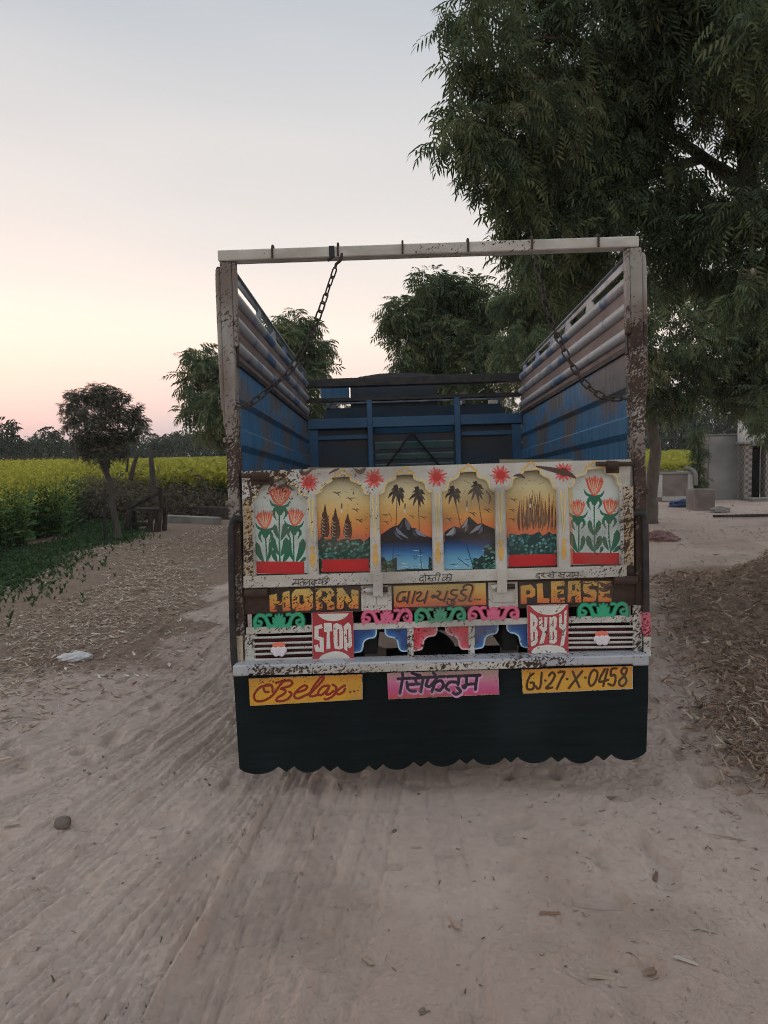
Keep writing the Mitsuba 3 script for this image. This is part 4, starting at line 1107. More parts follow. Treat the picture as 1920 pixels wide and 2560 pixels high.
def gheight(x, y):
    p = np.stack([x, y, 0 * x], -1)
    near = 1 - smooth01(7, 14, np.hypot(x, y))
    h = 0.055 * (meshkit.fbm(p * 0.8, 3, 1) - 0.5) + near * (0.036 * (meshkit.fbm(p * np.array([5.5, 5.5, 1]), 3, 2) - 0.5) + 0.012 * (meshkit.fbm(p * 22, 2, 3) - 0.5) + 0.006 * (meshkit.noise(p * 42, 33) - 0.5))
    pit = meshkit.noise(p * 8.5, 9)
    h = h - near * 0.026 * smooth01(0.66, 0.86, pit)
    tx = np.zeros_like(x)
    for pts, w, deep in TRACKS:
        c = spline([gp(u, v)[:2] for u, v in pts], 10)
        seg = np.r_[0, np.cumsum(np.linalg.norm(np.diff(c, axis=0), axis=1))]
        m = (x > c[:, 0].min() - 0.4) & (x < c[:, 0].max() + 0.4) & (y > c[:, 1].min() - 0.1) & (y < c[:, 1].max() + 0.1)
        xs, ys = x[m], y[m]
        best, lat, al = np.full(xs.shape, 9.0), np.zeros(xs.shape), np.zeros(xs.shape)
        for i in range(len(c) - 1):
            a, d = c[i], c[i + 1] - c[i]
            L = np.linalg.norm(d)
            d = d / L
            t = np.clip((xs - a[0]) * d[0] + (ys - a[1]) * d[1], 0, L)
            ox, oy = xs - a[0] - d[0] * t, ys - a[1] - d[1] * t
            dist = np.hypot(ox, oy)
            k = dist < best
            best[k], lat[k], al[k] = dist[k], (ox * d[1] - oy * d[0])[k], (seg[i] + t)[k]
        ins = 1 - smooth01(w * 0.42, w * 0.56, best)
        ridge = np.exp(-((best - w * 0.62) / (w * 0.14)) ** 2)
        tread = np.sin(2 * np.pi * (al / 0.062 + np.abs(lat) / w * 1.6)) * 0.5 + 0.5
        grooves = np.exp(-((np.abs(lat) - w * 0.20) / 0.012) ** 2)
        wob = 0.6 + 0.8 * meshkit.noise(np.stack([xs * 1.7, ys * 1.7, 0 * xs], -1), 21)
        dh = deep * 0.62 * wob * (-0.018 * ins + 0.018 * ridge + ins * (0.0060 * tread + 0.010 * grooves + 0.0125 * np.cos(2 * np.pi * lat / 0.040)))
        hm = h[m]
        flat = ins * deep * 0.6
        hm = hm * (1 - flat) + flat * (0.055 * (meshkit.fbm(np.stack([xs, ys, 0 * xs], -1) * 0.8, 3, 1) - 0.5)) + dh
        h[m] = hm
    heap = np.exp(-(((x - 4.1) / 1.25) ** 2 + ((y - 3.5) / 1.5) ** 2)) * 0.46 + np.exp(-(((x - 6.8) / 2.0) ** 2 + ((y - 4.3) / 1.7) ** 2)) * 0.50
    return h + heap * (0.55 + 0.9 * meshkit.fbm(p * 3.4, 3, 15))


TRACKS = [([(470, 2620), (560, 2350), (650, 2140), (735, 1960), (790, 1860)], 0.15, 1.0), ([(-60, 2360), (200, 2170), (400, 1990), (575, 1830), (640, 1740)], 0.16, 1.0), ([(-60, 2200), (250, 2000), (450, 1850), (575, 1760)], 0.14, 0.8), ([(-40, 2050), (300, 1890), (520, 1740), (600, 1640)], 0.15, 0.8),
          ([(250, 2640), (470, 2270), (600, 2050), (700, 1920)], 0.13, 0.9), ([(800, 2620), (890, 2310), (950, 2060), (985, 1930)], 0.14, 0.5), ([(1170, 2620), (1150, 2290), (1110, 2060), (1090, 1930)], 0.15, 0.4), ([(-40, 2520), (180, 2330), (420, 2120), (560, 1980)], 0.12, 0.6), ([(380, 2640), (520, 2380), (640, 2180), (745, 1990)], 0.10, 0.9), ([(100, 2640), (330, 2350), (520, 2120), (640, 1940)], 0.13, 0.7), ([(-80, 1960), (220, 1840), (470, 1690), (590, 1570)], 0.13, 0.6), ([(640, 2640), (740, 2340), (830, 2100), (890, 1940)], 0.12, 0.6), ([(180, 2640), (400, 2330), (560, 2110), (680, 1930)], 0.12, 0.8), ([(-80, 2280), (150, 2110), (380, 1930), (560, 1790)], 0.14, 0.8), ([(560, 2640), (640, 2400), (720, 2170), (800, 1960)], 0.12, 0.8), ([(-60, 2620), (150, 2430), (400, 2200), (580, 2020)], 0.14, 0.7)]
GZ = gheight(GX, GY)
nx, ny = len(gx), len(gy)
I = np.arange(nx * ny).reshape(ny, nx)
quads = np.stack([I[:-1, :-1], I[:-1, 1:], I[1:, 1:], I[1:, :-1]], -1).reshape(-1, 4)
put("ground", (np.stack([GX, GY, GZ], -1).reshape(-1, 3), quads), "sand", True, uv=np.stack([GX, GY], -1).reshape(-1, 2))
tag("ground", "sandy farm track with tyre marks and footprints", None, None, "structure")


def gz(x, y):
    return gheight(np.atleast_1d(np.asarray(x, float)), np.atleast_1d(np.asarray(y, float)))


# ================================================================ SCATTER
def copies(V, Fc, pos, R, sc, col):
    """N copies of one small mesh joined: V (n,3), pos (N,3), R (N,3,3), sc (N,), col (N,3) -> mesh, vertex colours."""
    W = np.einsum("nij,vj->nvi", R * np.asarray(sc)[:, None, None], V) + pos[:, None]
    n = len(V)
    f = (Fc[None] + (np.arange(len(pos)) * n)[:, None, None]).reshape(-1, 3)
    return W.reshape(-1, 3), f, np.repeat(col, n, 0)


def eul(yaw, pitch, roll):
    cy, sy, cp, sp, cr, sr = np.cos(yaw), np.sin(yaw), np.cos(pitch), np.sin(pitch), np.cos(roll), np.sin(roll)
    z, o = 0 * yaw, 0 * yaw + 1
    Rz = np.stack([np.stack([cy, -sy, z], -1), np.stack([sy, cy, z], -1), np.stack([z, z, o], -1)], -2)
    Ry = np.stack([np.stack([cp, z, sp], -1), np.stack([z, o, z], -1), np.stack([-sp, z, cp], -1)], -2)
    Rx = np.stack([np.stack([o, z, z], -1), np.stack([z, cr, -sr], -1), np.stack([z, sr, cr], -1)], -2)
    return Rz @ Ry @ Rx


def join(ms):
    V, Fc, C, n = [], [], [], 0
    for v, f, c in ms:
        V.append(v), Fc.append(f + n), C.append(c)
        n += len(v)
    return (np.vstack(V), np.vstack(Fc)), np.vstack(C)


CHIP = np.array([(-1, -.22, 0), (1, -.1, 0), (.9, .16, .02), (-.8, .2, 0), (-.5, -.1, .13), (.6, 0, .12)])
CHIPF = np.array([(0, 1, 5), (0, 5, 4), (1, 2, 5), (2, 3, 4), (2, 4, 5), (3, 0, 4), (0, 3, 2), (0, 2, 1)])
STRAW = np.array([(-1, -.035, 0.0), (1, -.03, 0.02), (1, .03, 0.02), (-1, .035, 0.0), (0, 0, .09)])
STRAWF = np.array([(0, 1, 4), (1, 2, 4), (2, 3, 4), (3, 0, 4)])
LEAFL = np.array([(-1, 0, 0), (-.2, -.32, .06), (1, 0, .16), (-.2, .32, .08), (0, 0, -.02)])
LEAFLF = np.array([(0, 1, 4), (1, 2, 4), (2, 3, 4), (3, 0, 4)])


def litter(pos, smin, smax, seed, lift=0.004, pal=None, pile=0.0, tilt=0.22):
    g = np.random.default_rng(seed)
    n = len(pos)
    pal = np.array(pal if pal is not None else [(0.44, 0.35, 0.27), (0.36, 0.27, 0.20), (0.25, 0.175, 0.125), (0.52, 0.45, 0.37), (0.30, 0.20, 0.15), (0.16, 0.11, 0.085)])
    out = []
    kind = g.choice(3, n, p=(0.5, 0.3, 0.2))
    for k, (V, Fc) in enumerate(((CHIP, CHIPF), (STRAW, STRAWF), (LEAFL, LEAFLF))):
        m = kind == k
        q = np.column_stack([pos[m], gz(pos[m, 0], pos[m, 1]) + lift + pile * g.random(m.sum()) ** 2])
        c = pal[g.integers(0, len(pal), m.sum())] * g.uniform(0.75, 1.2, (m.sum(), 1))
        s = smin * (smax / smin) ** (g.random(m.sum()) ** 1.5) * (1.5 if k == 1 else 1)
        out.append(copies(V, Fc, q, eul(g.uniform(0, 6.28, m.sum()), g.normal(0, tilt, m.sum()), g.normal(0, tilt * 1.4, m.sum())), s, c))
    return join(out)


def band(n, seed, quad, jit=0.0):
    """n ground points inside a quadrilateral of ground points."""
    g = np.random.default_rng(seed)
    q = np.array(quad)
    a, b = g.random(n), g.random(n)
    p = (q[0] * (1 - a)[:, None] + q[1] * a[:, None]) * (1 - b)[:, None] + (q[3] * (1 - a)[:, None] + q[2] * a[:, None]) * b[:, None]
    return p + g.normal(0, jit, p.shape) if jit else p


G2 = lambda u, v: gp(u, v)[:2]
right = np.vstack([band(24000, 1, [(1.45, 0.0), (3.0, 0.0), (6.6, 5.4), (2.9, 5.4)], 0.18), band(4200, 2, [(1.6, -0.8), (2.4, -0.8), (3.4, 1.0), (1.7, 1.0)], 0.15), band(1500, 3, [(2.0, 5.0), (6.5, 5.0), (9, 11), (1.8, 11)], 0.2), band(900, 31, [(1.3, 10.0), (9, 10), (11, 19), (1.2, 19)], 0.3)])
g = np.random.default_rng(77)
m, c = litter(right, 0.012, 0.050, 5, 0.010, [(0.42, 0.31, 0.22), (0.34, 0.24, 0.165), (0.25, 0.17, 0.12), (0.56, 0.45, 0.34), (0.34, 0.205, 0.15), (0.19, 0.13, 0.095), (0.45, 0.31, 0.23)], 0.05, 0.42)
put("wood_chip_litter", m, "litter_bits", False, color=c)
tag("wood_chip_litter", "bed of dry wood chips and straw right of the truck", "wood chips", None, "stuff")
left = np.vstack([band(6500, 4, [G2(0, 1560), G2(420, 1400), G2(540, 1470), G2(0, 1760)], 0.10), band(3200, 6, [G2(260, 1390), G2(560, 1310), G2(575, 1400), G2(300, 1500)], 0.12), band(2600, 81, [G2(-220, 1600), G2(190, 1400), G2(330, 1345), G2(-220, 1470)], 0.25), band(1300, 8, [G2(-100, 1650), G2(500, 1500), G2(560, 1640), G2(-100, 1900)], 0.15)])
m, c = litter(left, 0.014, 0.050, 6, 0.007, [(0.62, 0.52, 0.41), (0.70, 0.62, 0.52), (0.48, 0.365, 0.27), (0.34, 0.23, 0.165), (0.56, 0.43, 0.32), (0.25, 0.165, 0.12)])
put("leaf_litter", m, "litter_bits", False, color=c)
tag("leaf_litter", "pale dry leaf and chip litter along the left edge of the track", "leaf litter", None, "stuff")
few = np.vstack([band(640, 9, [(-2.4, -1.7), (1.6, -1.7), (2.2, 0.6), (-2.4, 0.6)], 0.2), band(480, 10, [(0.2, -1.7), (1.8, -1.7), (2.4, 0.2), (0.6, 0.2)], 0.2)])
m, c = litter(few, 0.004, 0.019, 7, 0.003)
put("sand_litter", m, "litter_bits", False, color=c)
tag("sand_litter", "small scraps of straw and wood on the open sand", "scraps", None, "stuff")
# the larger pieces, one by one: (pixel of the photograph), length, heading, shape, colour, label
BITS = [((1135, 2318), 0.040, 1.9, 0, (0.42, 0.30, 0.22), "split wood chip lying below the middle of the mud flap"), ((915, 2395), 0.036, 2.2, 0, (0.40, 0.30, 0.22), "long pale chip on the track, low and left of centre"), ((1715, 2400), 0.034, -0.5, 0, (0.50, 0.45, 0.38), "pale curled chip near the lower right corner"), ((1505, 2427), 0.038, -0.1, 0, (0.46, 0.36, 0.26), "flat yellowish chip near the bottom, right of centre"),
        ((1375, 2280), 0.036, 0.1, 0, (0.28, 0.17, 0.11), "reddish brown bark chip right of centre"), ((1640, 2165), 0.040, 1.1, 0, (0.22, 0.13, 0.09), "dark bark strip on the sand at right"), ((1520, 1985), 0.050, 0.4, 2, (0.26, 0.17, 0.12), "curled dry leaf on the sand below the right end of the flap"), ((1630, 2405), 0.038, 0.6, 2, (0.30, 0.19, 0.13), "frayed dry leaf near the lower right"), ((1040, 2120), 0.022, 0.1, 0, (0.46, 0.36, 0.28), "short pale chip in the middle of the track"),
        ((575, 2505), 0.030, 1.3, 1, (0.48, 0.40, 0.30), "straw stalk near the bottom left of centre"), ((362, 2400), 0.032, 1.5, 1, (0.42, 0.34, 0.26), "thin upright straw on the sand at lower left"), ((30, 2070), 0.030, 0.5, 0, (0.34, 0.25, 0.19), "grey chip at the left edge of the picture"), ((1770, 2320), 0.024, -0.3, 0, (0.40, 0.34, 0.28), "small grey white chip right of the bark strip"), ((1395, 1860), 0.03, -0.5, 0, (0.44, 0.33, 0.25), "pale chip just behind the flap at right"),
        ((270, 1806), 0.014, 0.3, 0, (0.62, 0.58, 0.54), "tiny white scrap on the track at left"), ((600, 2045), 0.016, 0.2, 0, (0.5, 0.42, 0.34), "small pale chip beside the tyre mark at left"), ((750, 2060), 0.02, 1.9, 1, (0.42, 0.33, 0.26), "short straw between the tyre marks"), ((1820, 2090), 0.07, -0.25, 1, (0.34, 0.26, 0.2), "long dry twig near the right edge")]
for i, ((u, v), L, hd, sh, col, lab) in enumerate(BITS):
    V, Fc = ((CHIP, CHIPF), (STRAW, STRAWF), (LEAFL, LEAFLF))[sh]
    p = gp(u, v)
    p[2] = gz(p[0], p[1])[0] + 0.006
    W, f, c = copies(V, Fc, p[None], eul(np.array([hd]), np.array([0.1]), np.array([0.15])), np.array([L * 1.15]), np.array([col]))
    k = num(("wood_chip", "straw", "dry_leaf")[sh])
    put(k, (W, f), two(prin(col, 0.9)), False)
    tag(k, lab, ("wood chip", "straw", "leaf")[sh], "larger scraps lying on the sand")
g = np.random.default_rng(91)
q = np.vstack([band(220, 92, [(-2.6, -1.8), (1.9, -1.8), (2.4, 1.5), (-2.6, 1.5)], 0.2), band(160, 93, [(-2.8, -1.6), (-0.4, -1.6), (-0.9, 2.5), (-3.0, 2.5)], 0.2)])
ic = trimesh.creation.icosphere(1, 1.0)
W, f, c = copies(ic.vertices * (0.7 + 0.6 * meshkit.noise(ic.vertices * 1.7, 5))[:, None] * [1, 1, .5], ic.faces, np.column_stack([q, gz(q[:, 0], q[:, 1]) + 0.002]), eul(g.uniform(0, 6.3, len(q)), g.normal(0, .3, len(q)), g.normal(0, .3, len(q))), 0.0025 + 0.009 * g.random(len(q)) ** 3.5, np.array([(0.33, 0.26, 0.21)]) * g.uniform(0.5, 1.15, (len(q), 1)))
put("sand_clods", (W, f), "litter_bits", True, color=c)
tag("sand_clods", "small crumbs of dry soil strewn over the track", "clods", None, "stuff")
# clod and plastic bag
p = gp(157, 2068)
m = trimesh.creation.icosphere(3, 0.036)
m.vertices = m.vertices * (0.75 + 0.6 * meshkit.fbm(m.vertices * 28 + 5, 3, 4))[:, None] * np.array([1, 1, 0.75])
m.apply_translation([p[0], p[1], gz(p[0], p[1])[0] + 0.018])
put("dirt_clod", m, "dirt", 40)
tag("dirt_clod", "dark lumpy clod of dirt on the sand at lower left", "clod")
p = gp(190, 1650)
m = trimesh.creation.icosphere(4, 1.0)
v = m.vertices * np.array([0.135, 0.085, 0.040])
v *= (0.6 + 0.85 * meshkit.fbm(m.vertices * 2.6 + 3, 4, 8))[:, None]
m.vertices = v
m.apply_translation([p[0], p[1], gz(p[0], p[1])[0] + 0.015])
put("plastic_bag", m, "plastic", 50)
tag("plastic_bag", "crumpled white plastic bag on the sand at the left edge of the track", "plastic bag")

# ================================================================ PLANTS
def frond(pairs, length, leaf, w, droop, seg=2):
    V, Fc = [], []

    def leaflet(base, d, L, ww, sag):
        d = d / np.linalg.norm(d)
        side = np.cross(d, [0, 0, 1.0])
        side /= np.linalg.norm(side) + 1e-9
        side = side * 0.8 + np.array([0, 0, 0.5])
        n = len(V)
        if seg == 2:
            m1, m2 = base + d * L * 0.35 + np.array([0, 0, -sag * 0.10 * L]), base + d * L * 0.70 + np.array([0, 0, -sag * 0.40 * L])
            tip = base + d * L * 0.92 + np.array([0, 0, -sag * 0.85 * L])
            V.extend([base, m1 + side * ww, m1 - side * ww, m2 + side * ww * 0.8, m2 - side * ww * 0.8, tip])
            Fc.extend([(n, n + 1, n + 2), (n + 1, n + 3, n + 2), (n + 2, n + 3, n + 4), (n + 3, n + 5, n + 4)])
        else:
            m1 = base + d * L * 0.5 + np.array([0, 0, -sag * 0.2 * L])
            tip = base + d * L + np.array([0, 0, -sag * 0.8 * L])
            V.extend([base, m1 + side * ww, m1 - side * ww, tip])
            Fc.extend([(n, n + 1, n + 2), (n + 1, n + 3, n + 2)])

    for i in range(pairs):
        t = (i + 0.6) / pairs
        b = np.array([length * t, 0, -droop * length * t * t])
        for s in (-1, 1):
            leaflet(b, np.array([0.55, s * 0.9, -0.15]), leaf * (1.05 - 0.35 * abs(t - 0.45)), w, 0.55 + 0.2 * ((i * 7 + s) % 3))
    leaflet(np.array([length, 0, -droop * length]), np.array([1, 0.1, -0.8]), leaf, w, 0.5)
    n = len(V)
    V.extend([np.array([0, 0, 0.0]), np.array([0, 0.004, 0.0]), np.array([length, 0, -droop * length])])
    Fc.append((n, n + 1, n + 2))
    return np.array(V, float), np.array(Fc)


FR_NEAR, FR_MID, FR_FAR = frond(5, 0.21, 0.092, 0.0115, 0.40, 2), frond(5, 0.24, 0.105, 0.018, 0.40, 1), frond(3, 0.30, 0.20, 0.045, 0.4, 1)
NEEM = [(0.092, 0.122, 0.068), (0.120, 0.152, 0.076), (0.078, 0.104, 0.062), (0.140, 0.160, 0.078), (0.165, 0.168, 0.092)]
NEEM = [tuple(1.25 * q for q in c) for c in NEEM]
NEEMF = [tuple(1.2 * q for q in c) for c in NEEM]
GREYG = [(0.135, 0.138, 0.102), (0.16, 0.158, 0.116), (0.11, 0.115, 0.09), (0.185, 0.165, 0.125)]


def crown(clumps, fr, sc, seed, pal, shell=0.45, pitch=(0.45, 0.5), spread=1.2, gap=0.30):
    """clumps: (centre, radius, count)."""
    g = np.random.default_rng(seed)
    V, Fc = fr
    out = []
    for c, r, n in clumps:
        d = g.normal(size=(n, 3))
        d /= np.linalg.norm(d, axis=1, keepdims=True)
        rr = r * g.random(n) ** shell
        p = np.asarray(c) + d * rr[:, None] * np.array([1, 1, 0.85])
        keep = meshkit.noise(p * (1.1 / r) * 1.9, seed) > gap
        p, d, n = p[keep], d[keep], keep.sum()
        yaw = np.arctan2(d[:, 1], d[:, 0]) + g.normal(0, spread, n)
        pit = np.clip(g.normal(pitch[0], pitch[1], n) - 0.35 * d[:, 2], -0.6, 1.45)
        tone = np.array(pal)[np.clip((meshkit.noise(p * (0.9 / r) + 9, seed + 1) * len(pal) + g.normal(0, 0.7, n)).astype(int), 0, len(pal) - 1)]
        out.append(copies(V, Fc, p, eul(yaw, pit, g.normal(0, 0.4, n)), sc * g.uniform(0.75, 1.2, n), tone * g.uniform(0.75, 1.2, (n, 1))))
    return join(out)


def tree(key, label, catg, clumps, limbs, fr, sc, seed, pal=NEEM, group=None, bark="bark", **k):
    key = num(key)
    m, c = crown(clumps, fr, sc, seed, pal, **k)
    put(key + "__crown", m, "leaf", False, color=c)
    for i, (pts, r) in enumerate(limbs):
        p = spline(np.array(pts), 6)
        p = p + (meshkit.noise(p * 3.0 + seed, seed)[:, None] - 0.5) * r[0] * 0.6
        q = np.interp(np.linspace(0, 1, len(p)), np.linspace(0, 1, len(r)), r)
        put(key + ("__trunk" if i == 0 else "__limb" + (f"_{i - 1:03d}" if i > 1 else "")), tube(p, q, 10), bark, True)
    tag(key, label, catg, group)
    return key


def px(lst, d, dens, jit=0.0, seed=0):
    """clumps given as (u, v, radius in pixels[, depth]) -> centre, radius, count."""
    g = np.random.default_rng(seed)
    out = []
    for e in lst:
        dd = (e[3] if len(e) > 3 else d) + g.normal(0, jit)
        r = e[2] * dd / FPX
        out.append((at(e[0], e[1], dd), r, int(dens * r * r * (e[4] if len(e) > 4 else 1))))
    return out


# the big neem whose crown hangs over the truck from the right
BIG = [(1130, 45, 62, 5.6), (1225, 20, 80, 5.8), (1340, 30, 95, 6.0, .7), (1470, 60, 130, 6.3), (1620, 70, 140, 6.5), (1780, 80, 150, 6.2), (1910, 90, 150, 6.0), (1150, 150, 55, 5.6), (1215, 170, 80, 5.8), (1300, 190, 90, 6.0, .6), (1160, 290, 85, 5.5), (1125, 350, 72, 5.4), (1200, 400, 85, 5.6), (1255, 290, 110, 5.9), (1360, 320, 130, 6.2), (1420, 200, 120, 6.4),
       (1480, 380, 130, 6.4), (1560, 230, 140, 6.6), (1700, 200, 130, 6.6), (1860, 230, 130, 6.4), (1260, 480, 62, 5.7), (1330, 450, 100, 6.0), (1300, 560, 60, 5.9), (1350, 580, 90, 6.2), (1290, 640, 45, 5.9, .8), (1440, 520, 120, 6.3), (1560, 440, 130, 6.5), (1560, 570, 120, 6.6), (1660, 480, 110, 6.7), (1780, 540, 120, 6.6), (1890, 560, 120, 6.2), (1420, 640, 110, 6.8), (1885, 360, 70, 6.3, .8), (1630, 330, 80, 6.8, .8), (1700, 620, 110, 6.8, .8), (1830, 660, 110, 6.4),
       (1900, 720, 90, 6.2), (1480, 690, 90, 7.0, .7), 
       (1450, -120, 180, 6.4), (1700, -140, 200, 6.4), (1950, -80, 180, 6.2), (2080, 150, 190, 6.2), (2080, 420, 190, 6.2), (2050, 640, 150, 6.2), (1250, -110, 120, 6.0)]
tr = lambda u, v, d: at(u, v, d)
base = np.array([4.4, 4.2, 0.0])
limbs = [([base + [0, 0, -0.1], base + [0.05, 0, 0.9], base + [-0.05, -0.1, 1.9], base + [-0.15, -0.3, 2.9], tr(1880, 520, 6.6)], [0.27, 0.21, 0.19, 0.17, 0.15]), ([tr(1885, 520, 6.9), tr(1830, 440, 7.1), tr(1760, 395, 7.2), tr(1660, 330, 7.1), tr(1500, 250, 6.9), tr(1330, 180, 6.4)], [0.10, 0.07, 0.055, 0.04, 0.025, 0.01]),
         ([tr(1880, 500, 6.6), tr(1850, 330, 6.5), tr(1740, 180, 6.4), tr(1600, 60, 6.4)], [0.10, 0.07, 0.05, 0.02]), ([tr(1760, 395, 7.2), tr(1600, 440, 7.0), tr(1420, 430, 6.6), tr(1250, 380, 6.1), tr(1130, 330, 5.6)], [0.05, 0.04, 0.03, 0.02, 0.008]), ([tr(1330, 180, 6.4), tr(1290, 90, 6.1), tr(1210, 30, 5.7)], [0.02, 0.014, 0.006]), ([tr(1290, 85, 5.9), tr(1400, 100, 6.0), tr(1500, 130, 6.1)], [0.010, 0.014, 0.02])]
tree("neem_tree", "large dark neem tree hanging over the truck from the right edge", "tree", px([(e[0] + (22 if e[0] < 1300 else 0),) + tuple(e[1:]) for e in BIG], 6, 2300, 0.30, 3), limbs, FR_NEAR, 0.80, 31, gap=0.40)

# trees standing behind the truck
MIDC = [(1060, 715, 52), (985, 775, 48), (1010, 840, 60), (1060, 800, 75), (1100, 745, 65), (1150, 730, 60), (1120, 850, 80), (1010, 900, 45), (1060, 920, 55), (1180, 800, 80), (1230, 760, 60), (1190, 890, 70), (960, 810, 28), (1110, 930, 50), (1240, 860, 75), (1150, 965, 60), (1235, 965, 60), (1060, 985, 55), (985, 985, 50), (1180, 1040, 70), (1080, 1060, 70), (1270, 1050, 60)]
tree("neem_tree", "rounded neem tree standing behind the headboard of the truck", "tree", px([(e[0] + (16 if e[0] < 1080 else 0),) + tuple(e[1:]) for e in MIDC], 15, 1000, 0.5, 5), [([gp(1090, 1255), at(1090, 1050, 15.5), at(1085, 940, 15.2), at(1080, 820, 15)], [0.2, 0.16, 0.13, 0.05]), ([at(1085, 960, 15.2), at(1150, 850, 15.1), at(1190, 780, 15)], [0.09, 0.06, 0.02])], FR_MID, 1.0, 32, NEEMF, pitch=(0.25, 0.5), gap=0.34)
RIGHTC = [(1290, 740, 70), (1340, 800, 95), (1300, 880, 90), (1390, 730, 90), (1440, 820, 100), (1380, 900, 90), (1480, 740, 90), (1500, 880, 90), (1420, 960, 80), (1560, 780, 90), (1580, 900, 80), (1340, 680, 60), (1460, 660, 70)]
tree("neem_tree", "spreading neem tree directly behind the right side of the load bed", "tree", px(RIGHTC, 13, 860, 0.5, 6), [([gp(1626, 1308), at(1631, 1200, 15.5), at(1637, 1110, 15), at(1600, 960, 14), at(1500, 850, 13)], [0.16, 0.125, 0.11, 0.09, 0.04])], FR_MID, 1.0, 33, NEEMF, bark="bark_pale", pitch=(0.25, 0.5), gap=0.34)
RC2 = [(1650, 700, 70), (1720, 740, 90, 13.5, .7), (1820, 730, 100), (1900, 780, 100), (1680, 820, 80, 13, .5), (1760, 860, 100), (1860, 900, 110), (1690, 950, 80, 13, .6), (1660, 1000, 48), (1715, 995, 50), (1790, 965, 65), (1880, 945, 75), (1640, 900, 50, 13, .5), (1980, 850, 150), (1850, 1000, 40), (1615, 1010, 40), (1905, 985, 50), (1980, 950, 90), (1905, 1050, 36, 18), (1880, 1035, 24, 18), (1940, 1060, 50, 18)]
tree("neem_tree", "drooping neem tree above the concrete tank and the plastered hut", "tree", px(RC2, 14, 780, 0.6, 7), [([gp(2010, 1300), at(2010, 1150, 15), at(1985, 980, 14.5), at(1930, 850, 14)], [0.22, 0.18, 0.15, 0.06])], FR_MID, 1.0, 34, NEEMF, pitch=(0.25, 0.5), gap=0.34)
LEFTC = [(495, 895, 42), (535, 925, 55), (485, 950, 36), (500, 1000, 40), (545, 1010, 55), (475, 1030, 26), (700, 830, 48), (740, 812, 48), (765, 870, 55), (805, 860, 32), (655, 860, 55), (700, 900, 70), (600, 920, 60), (630, 990, 70), (720, 960, 60), (780, 930, 45), (540, 1070, 40), (600, 1060, 60), (690, 1030, 70), (780, 1010, 60), (840, 1040, 55), (740, 1080, 60)]
tree("neem_tree", "neem tree behind the left wall of the load bed", "tree", px(LEFTC, 13.5, 1100, 0.4, 8), [([gp(640, 1290), at(640, 1150, 14), at(640, 1030, 13.6), at(690, 890, 13.5)], [0.16, 0.13, 0.11, 0.04])], FR_MID, 0.95, 35, NEEMF, pitch=(0.25, 0.5), gap=0.34)
ACA = [(165, 1020, 12), (355, 1050, 12), (360, 1075, 12), (172, 1065, 14), (250, 968, 14), (285, 975, 12), (200, 1005, 34), (240, 985, 36), (275, 1000, 38), (185, 1040, 28), (228, 1055, 42), (280, 1045, 38), (325, 1035, 24), (342, 1062, 24), (330, 1085, 18), (265, 1110, 34), (215, 1130, 24), (300, 1125, 22), (240, 1105, 36), (300, 1085, 26), (208, 1095, 30), (340, 1020, 14), (262, 1135, 30), (180, 985, 14), (310, 990, 16)]
tree("thorn_tree", "small round thorn tree with a bent trunk at the edge of the field", "tree", px(ACA, 15, 3900, 0.2, 9), [([at(302, 1358, 14.6), at(294, 1330, 14.7), at(283, 1270, 14.8), at(274, 1205, 14.9), at(258, 1160, 15), at(245, 1120, 15)], [0.10, 0.072, 0.06, 0.056, 0.048, 0.03]), ([at(268, 1180, 15), at(275, 1120, 15), at(300, 1060, 15)], [0.05, 0.04, 0.015]), ([at(262, 1150, 15), at(225, 1090, 15), at(205, 1030, 15)], [0.045, 0.03, 0.012])], FR_MID, 0.45, 36, GREYG, pitch=(0.0, 0.7), gap=0.31)

# far trees along the edge of the fields
FARP = [(0.060, 0.078, 0.056), (0.074, 0.090, 0.064), (0.052, 0.066, 0.052)]
for (cl, d, lab) in (([(22, 1075, 22), (30, 1050, 14), (15, 1100, 28), (45, 1100, 20)], 70, "tall pointed far tree at the left edge of the picture"), ([(-10, 1065, 20), (-5, 1095, 26)], 72, "far tree cut by the left edge of the picture"), ([(125, 1080, 20), (140, 1075, 14), (112, 1092, 16), (128, 1108, 22)], 80, "round far tree between the left edge and the thorn tree"), ([(70, 1105, 20), (85, 1115, 18), (62, 1122, 22)], 76, "low far tree beside the tall pointed one"),
                    ([(455, 1088, 18), (470, 1095, 16), (440, 1100, 18), (460, 1112, 20)], 110, "round far tree rising above the hedge left of the truck"), ([(515, 1090, 14), (530, 1100, 18), (505, 1108, 16)], 110, "small far tree beside the left post of the truck"), ([(400, 1105, 20), (420, 1110, 20), (385, 1118, 18)], 105, "broad low far tree right of the thorn tree"), ([(560, 1085, 22), (580, 1100, 24)], 108, "far tree partly hidden by the left post of the truck")):
    c = px(cl, d, 26, 1.0, int(cl[0][0]) + 40)
    b = at(cl[0][0], 1135, d)
    tree("far_tree", lab, "tree", c, [([[b[0], b[1], -0.2], [b[0], b[1], c[0][0][2]]], [0.25, 0.1])], FR_FAR, 2.6, int(cl[0][0]) + 41, FARP, "trees at the far edge of the fields")
hed = []
for u in [*range(-1500, -140, 24), *range(-140, 600, 13), *range(600, 1640, 20), *range(2100, 3400, 24)]:
    g = np.random.default_rng(u + 5000)
    d = 95 + 25 * g.random()
    top = 1101 - 0.012 * u + g.uniform(-6, 8) - (4 if u > 330 else 0) - (0.008 * (u - 600) if u > 600 else 0)
    for v in np.arange(top, 1162 - 0.019 * u, 13):
        hed.append((u + g.uniform(-6, 6), v, g.uniform(11, 16), d))
